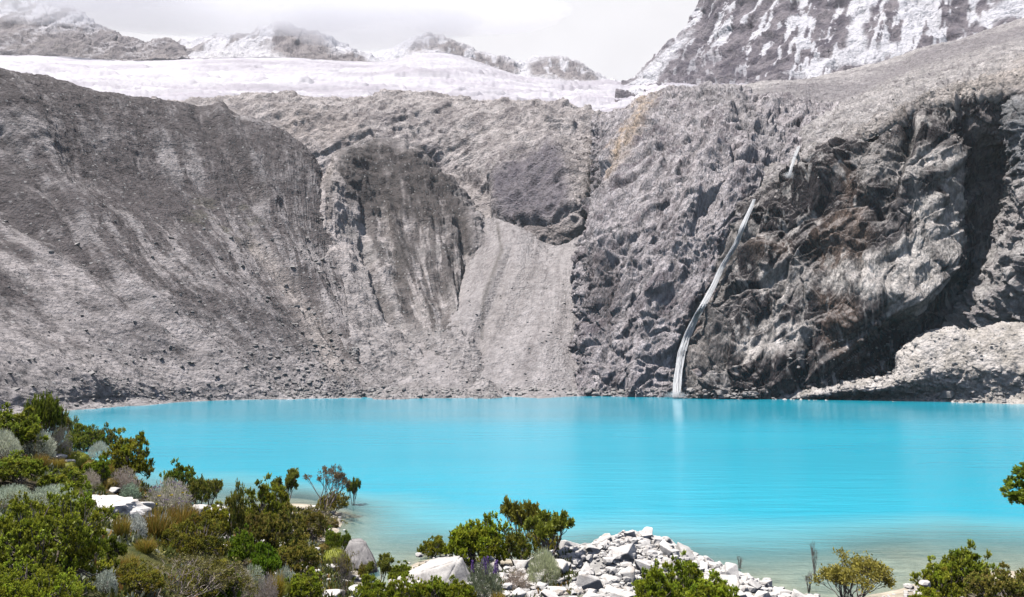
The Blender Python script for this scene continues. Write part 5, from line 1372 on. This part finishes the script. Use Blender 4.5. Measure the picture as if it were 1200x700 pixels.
# ground cover between the shrubs: nobody could count it
def cover():
    r = np.random.default_rng(77); n = 16000
    y = 5 + 40 * r.random(n) ** 1.1; x = -y * r.uniform(.02, .75, n) - r.uniform(0, 1.5, n)
    x2 = r.uniform(-4, 2, 1200); y2 = r.uniform(23, 29, 1200); x = np.append(x, x2); y = np.append(y, y2)
    z = H(x, y); P = np.stack([x, y, z], -1)
    k = fbm(P, 2.4, 3, seed=331); ok = (z > .18) & (k > -.18) & (r.random(len(x)) < .8)
    P = P[ok]; k = k[ok]; out = []
    per = 9; C = np.repeat(P, per, 0) + r.normal(size=(len(P) * per, 3)) * np.array([.07, .07, .015])
    pal = np.array([(.12, .14, .03), (.24, .22, .05), (.26, .28, .20), (.30, .17, .05), (.07, .09, .025)])
    col = np.repeat(pal[r.choice(5, len(P), p=[.34, .2, .16, .08, .22])], per, 0) * r.uniform(.7, 1.3, (len(C), 1))
    sz = np.repeat(.06 + .0035 * P[:, 1], per)
    V, Fc, Cc = leaves(C, r.normal(size=(len(C), 3)) * .5 + np.array([0, 0, 1]), sz * r.uniform(.7, 1.5, len(C)), sz * .35, col, r)
    tag(mesh_obj('ground_cover', V, Fc, M_BLADE, smooth=False, col=Cc), kind='stuff')
    # pebbles on the shore
    n = 3600; xs = np.concatenate([r.uniform(-18, 0, n // 2), r.uniform(-2, 16, n // 2)]); ys = np.concatenate([r.uniform(18, 47, n // 2), r.uniform(23, 31, n // 2)]); zs = H(xs, ys)
    ok = (zs > -.1) & (zs < 3.0) & ((xs < 2) | (zs > .15)); xs, ys, zs = xs[ok], ys[ok], zs[ok]; base = [rock_verts(760 + i, 2, 8, .03) for i in range(5)]; Vs, Fs, off = [], [], 0
    for i in range(len(xs)):
        B, Fc = base[i % 5]; s = .05 * math.exp(r.exponential(.5)); W = B * min(s, .2) + np.array([xs[i], ys[i], zs[i] + s * .2]); Vs.append(W); Fs.append(Fc + off); off += len(W)
    for i in range(3600):
        k = r.integers(0, len(PILE) - 1); f = r.random(); px_ = PILE[k][0] * (1 - f) + PILE[k + 1][0] * f + r.normal() * 1.9; py_ = PILE[k][1] * (1 - f) + PILE[k + 1][1] * f + r.normal() * 1.6
        z_ = float(H(np.array([px_]), np.array([py_]))[0])
        if z_ < 0: continue
        B, Fc = base[i % 5]; s = min(.045 * math.exp(r.exponential(.6)), .2); a = r.uniform(0, 6.3); ca, sa = math.cos(a), math.sin(a)
        W = (B * s * r.uniform(.7, 1.3, 3)) @ np.array([[ca, -sa, 0], [sa, ca, 0], [0, 0, 1]]).T + np.array([px_, py_, z_ + s * .3]); Vs.append(W); Fs.append(Fc + off); off += len(W)
    tag(mesh_obj('gravel', np.concatenate(Vs), np.concatenate(Fs), M_WHITE, smooth=False), kind='stuff')
cover()
print('plants', round(time.time() - T0, 1), flush=True)

# ------------------------------------------------------------------ waterfalls
t = NT('falling_water')
tr = t.n('ShaderNodeBsdfTransparent'); df = t.n('ShaderNodeBsdfPrincipled', {'Base Color': rgb(.97, .97, .98), 'Roughness': .5, 'Subsurface Weight': .0})
tl = t.n('ShaderNodeBsdfTranslucent', {'Color': rgb(.97, .97, .98)})
wh = t.n('ShaderNodeMixShader', {0: .45, 1: df.outputs[0], 2: tl.outputs[0]})
t.link(t.n('ShaderNodeMixShader', {0: .96, 1: tr.outputs[0], 2: wh.outputs[0]}).outputs[0], t.out.inputs[0]); M_FALL = t.m
def waterfall(path, wid, n, label, seed, off=1.2):
    r = np.random.default_rng(seed); pts = []
    for px, py in path:
        q = sheet_point(px, py); pts.append(at(px, py, q[1] - off) if q is not None else at(px, py, 270))
    P = cr_resample(np.array(pts), 60); Yk = np.convolve(np.pad(P[:, 1], 6, 'edge'), np.ones(13) / 13, 'valid')
    Yk = np.minimum(Yk, P[:, 1] + .2); sc = Yk / P[:, 1]; P = np.stack([P[:, 0] * sc, Yk, (P[:, 2] - EYE) * sc + EYE], -1)
    T = unit(np.gradient(P, axis=0)); m = n * 7
    # falling sheets of droplets: short streaks, dense in the core, ragged at the rims and where they strike ledges
    i = r.uniform(0, 59, m); j = np.floor(i).astype(int).clip(0, 58); f = (i - j)[:, None]
    S = P[j] * (1 - f) + P[j + 1] * f; tt = i / 59; w = wid[0] + (wid[1] - wid[0]) * tt
    gust = fbm(np.stack([tt * 9, tt * 0, tt * 0 + seed], -1), 1, 3); dens = 1 + .5 * gust
    band = r.integers(0, 9, m); off_b = (np.sin(band * 2.4 + tt * 7) * .45 + fbm(np.stack([tt * 14, band * 3.1, tt * 0], -1), 1, 2) * .5)
    ox = (off_b + r.normal(size=m) * .22) * w * dens
    C = S + np.stack([ox, -np.abs(r.normal(size=m)) * .25 * w, 0 * ox], -1)
    D = T[j] * .5 + r.normal(size=(m, 3)) * .6
    V, Fc, _c = leaves(C, D, r.uniform(.15, .5, m), r.uniform(.07, .2, m), np.ones((m, 3)), r)
    # spray thrown out at the foot
    q = n * 5; foot = P[-1] + r.normal(size=(q, 3)) * np.array([wid[1] * 1.1, .6, .5]) + np.array([0, -.5, .6])
    V2, F2, _c = leaves(foot, r.normal(size=(q, 3)) + np.array([0, 0, 1.5]), r.uniform(.1, .4, q), .06, np.ones((q, 3)), r)
    V = np.concatenate([V, V2]); Fc = np.concatenate([Fc, F2 + len(V) - len(V2)])
    # solid threads of the main stream, starting and ending at different heights
    lines = []
    for q in range(n // 5):
        a, b = sorted(r.uniform(-.2, 1.2, 2)); a = max(a, 0); b = min(b, 1)
        if b - a < .2: a = max(0, a - .15); b = min(1, b + .15)
        ii = np.linspace(a, b, 34) * 59; jj = np.floor(ii).astype(int).clip(0, 58); ff = (ii - jj)[:, None]; L = P[jj] * (1 - ff) + P[jj + 1] * ff
        tq = ii / 59; wq = wid[0] + (wid[1] - wid[0]) * tq; o_ = r.normal() * .42
        L = L + np.stack([(o_ + .3 * fbm(np.stack([tq * 16, tq * 0 + q * .37, tq * 0], -1), 1, 3)) * wq, -abs(r.normal()) * .2 * wq, 0 * tq], -1)
        lines.append((L, (r.uniform(.07, .14), r.uniform(.09, .20) * max(.8, max(wid) / 1.35))))
    V3, F3 = tubes(lines, 6); F3 = F3 + len(V); V = np.concatenate([V, V3]); Fc = np.concatenate([Fc, F3])
    tag(mesh_obj('waterfall', V, Fc, M_FALL, smooth=True), label, 'waterfall')
waterfall([(884, 234), (879, 246), (870, 266), (861, 288), (848, 309), (836, 334), (823, 358), (809, 384), (800, 408), (795, 436), (792, 466)], (.6, 1.5), 460, 'long thin white waterfall curving down the cliff into the lake', 1)
waterfall([(936, 172), (933, 180), (930, 188), (927, 197), (924, 208)], (.5, .7), 240, 'short upper waterfall on the slab above the dark cliff', 2, 3.2)
#waterfall([(1199, 352), (1196, 364), (1194, 376), (1197, 388)], (.4, .6), 50, 'small white cascade at the right edge above the scree fan', 3, 1.0)
# ------------------------------------------------------------------ camera, light, sky
cam = bpy.data.cameras.new('camera'); co = bpy.data.objects.new('camera', cam); COL.objects.link(co)
co.location = (0, 0, EYE); co.rotation_euler = (R(90) + PITCH, 0, 0)
cam.lens = 28; cam.sensor_width = 36; cam.clip_start = .1; cam.clip_end = 20000
SC.camera = co
SUN_DIR = Vector((-.33, -.10, .94)).normalized()      # towards the sun
sun = bpy.data.lights.new('sun', 'SUN'); so = bpy.data.objects.new('sun', sun); COL.objects.link(so)
so.rotation_euler = SUN_DIR.to_track_quat('Z', 'Y').to_euler(); so.location = (-200, 100, 500)
sun.energy = 3.6; sun.angle = R(.5); sun.color = (1, .965, .92)
w = bpy.data.worlds.new('World'); SC.world = w; w.use_nodes = True
nt = w.node_tree; nt.nodes.clear()
out = nt.nodes.new('ShaderNodeOutputWorld')
sky = nt.nodes.new('ShaderNodeTexSky'); sky.sky_type = 'NISHITA'; sky.sun_disc = False
sky.sun_elevation = math.asin(SUN_DIR.z); sky.sun_rotation = math.atan2(SUN_DIR.x, SUN_DIR.y); sky.altitude = 4500
bg = nt.nodes.new('ShaderNodeBackground'); bg.inputs[1].default_value = .08
nt.links.new(sky.outputs[0], bg.inputs[0])
tc = nt.nodes.new('ShaderNodeTexCoord')
nz = nt.nodes.new('ShaderNodeTexNoise'); nz.inputs['Scale'].default_value = 2.2; nz.inputs['Detail'].default_value = 7; nz.inputs['Roughness'].default_value = .55
nt.links.new(tc.outputs['Generated'], nz.inputs['Vector'])
sep = nt.nodes.new('ShaderNodeSeparateXYZ'); nt.links.new(tc.outputs['Generated'], sep.inputs[0])
def wm(op, a, b, clamp=False):
    n = nt.nodes.new('ShaderNodeMath'); n.operation = op; n.use_clamp = clamp
    for i, v in enumerate((a, b)):
        if isinstance(v, bpy.types.NodeSocket): nt.links.new(v, n.inputs[i])
        else: n.inputs[i].default_value = v
    return n.outputs[0]
def wr(v, a, b, lo=0., hi=1.):
    n = nt.nodes.new('ShaderNodeMapRange'); n.interpolation_type = 'SMOOTHSTEP'
    nt.links.new(v, n.inputs[0])
    for i, x in enumerate((a, b, lo, hi)): n.inputs[i + 1].default_value = x
    return n.outputs[0]
# thick white cloud ahead over the peaks, broken cloud and blue overhead and behind
north = wr(sep.outputs['Y'], .1, .75)
broken = wr(nz.outputs['Fac'], .5, .62)
cover = wm('MAXIMUM', north, wm('MULTIPLY', broken, .85), True)
bgc = nt.nodes.new('ShaderNodeBackground')
shade = wm('MULTIPLY', wr(nz.outputs['Fac'], .35, .7, .86, 1.03), wr(north, 0, 1, .75, 1.0))
cc = nt.nodes.new('ShaderNodeCombineColor')
nt.links.new(wm('MULTIPLY', shade, .985), cc.inputs[0]); nt.links.new(wm('MULTIPLY', shade, .97), cc.inputs[1]); nt.links.new(shade, cc.inputs[2])
nt.links.new(cc.outputs[0], bgc.inputs[0]); bgc.inputs[1].default_value = .53
mx = nt.nodes.new('ShaderNodeMixShader')
nt.links.new(cover, mx.inputs[0]); nt.links.new(bg.outputs[0], mx.inputs[1]); nt.links.new(bgc.outputs[0], mx.inputs[2])
nt.links.new(mx.outputs[0], out.inputs[0])
SC.view_settings.view_transform = 'Standard'; SC.view_settings.look = 'None'; SC.view_settings.gamma = 1
SC.view_settings.use_curve_mapping = False; SC.view_settings.exposure = .95
SC.cycles.max_bounces = 6; SC.cycles.diffuse_bounces = 0; SC.cycles.transparent_max_bounces = 12; SC.cycles.volume_bounces = 5
SC.cycles.use_denoising = True
print('script', round(time.time() - T0, 1), flush=True)
_b = [1e9, -1e9] * 3
for V in SHEETS:
    for a in range(3):
        _b[2 * a] = min(_b[2 * a], float(V[..., a].min())); _b[2 * a + 1] = max(_b[2 * a + 1], float(V[..., a].max()))
print('bounds', [round(v) for v in _b])
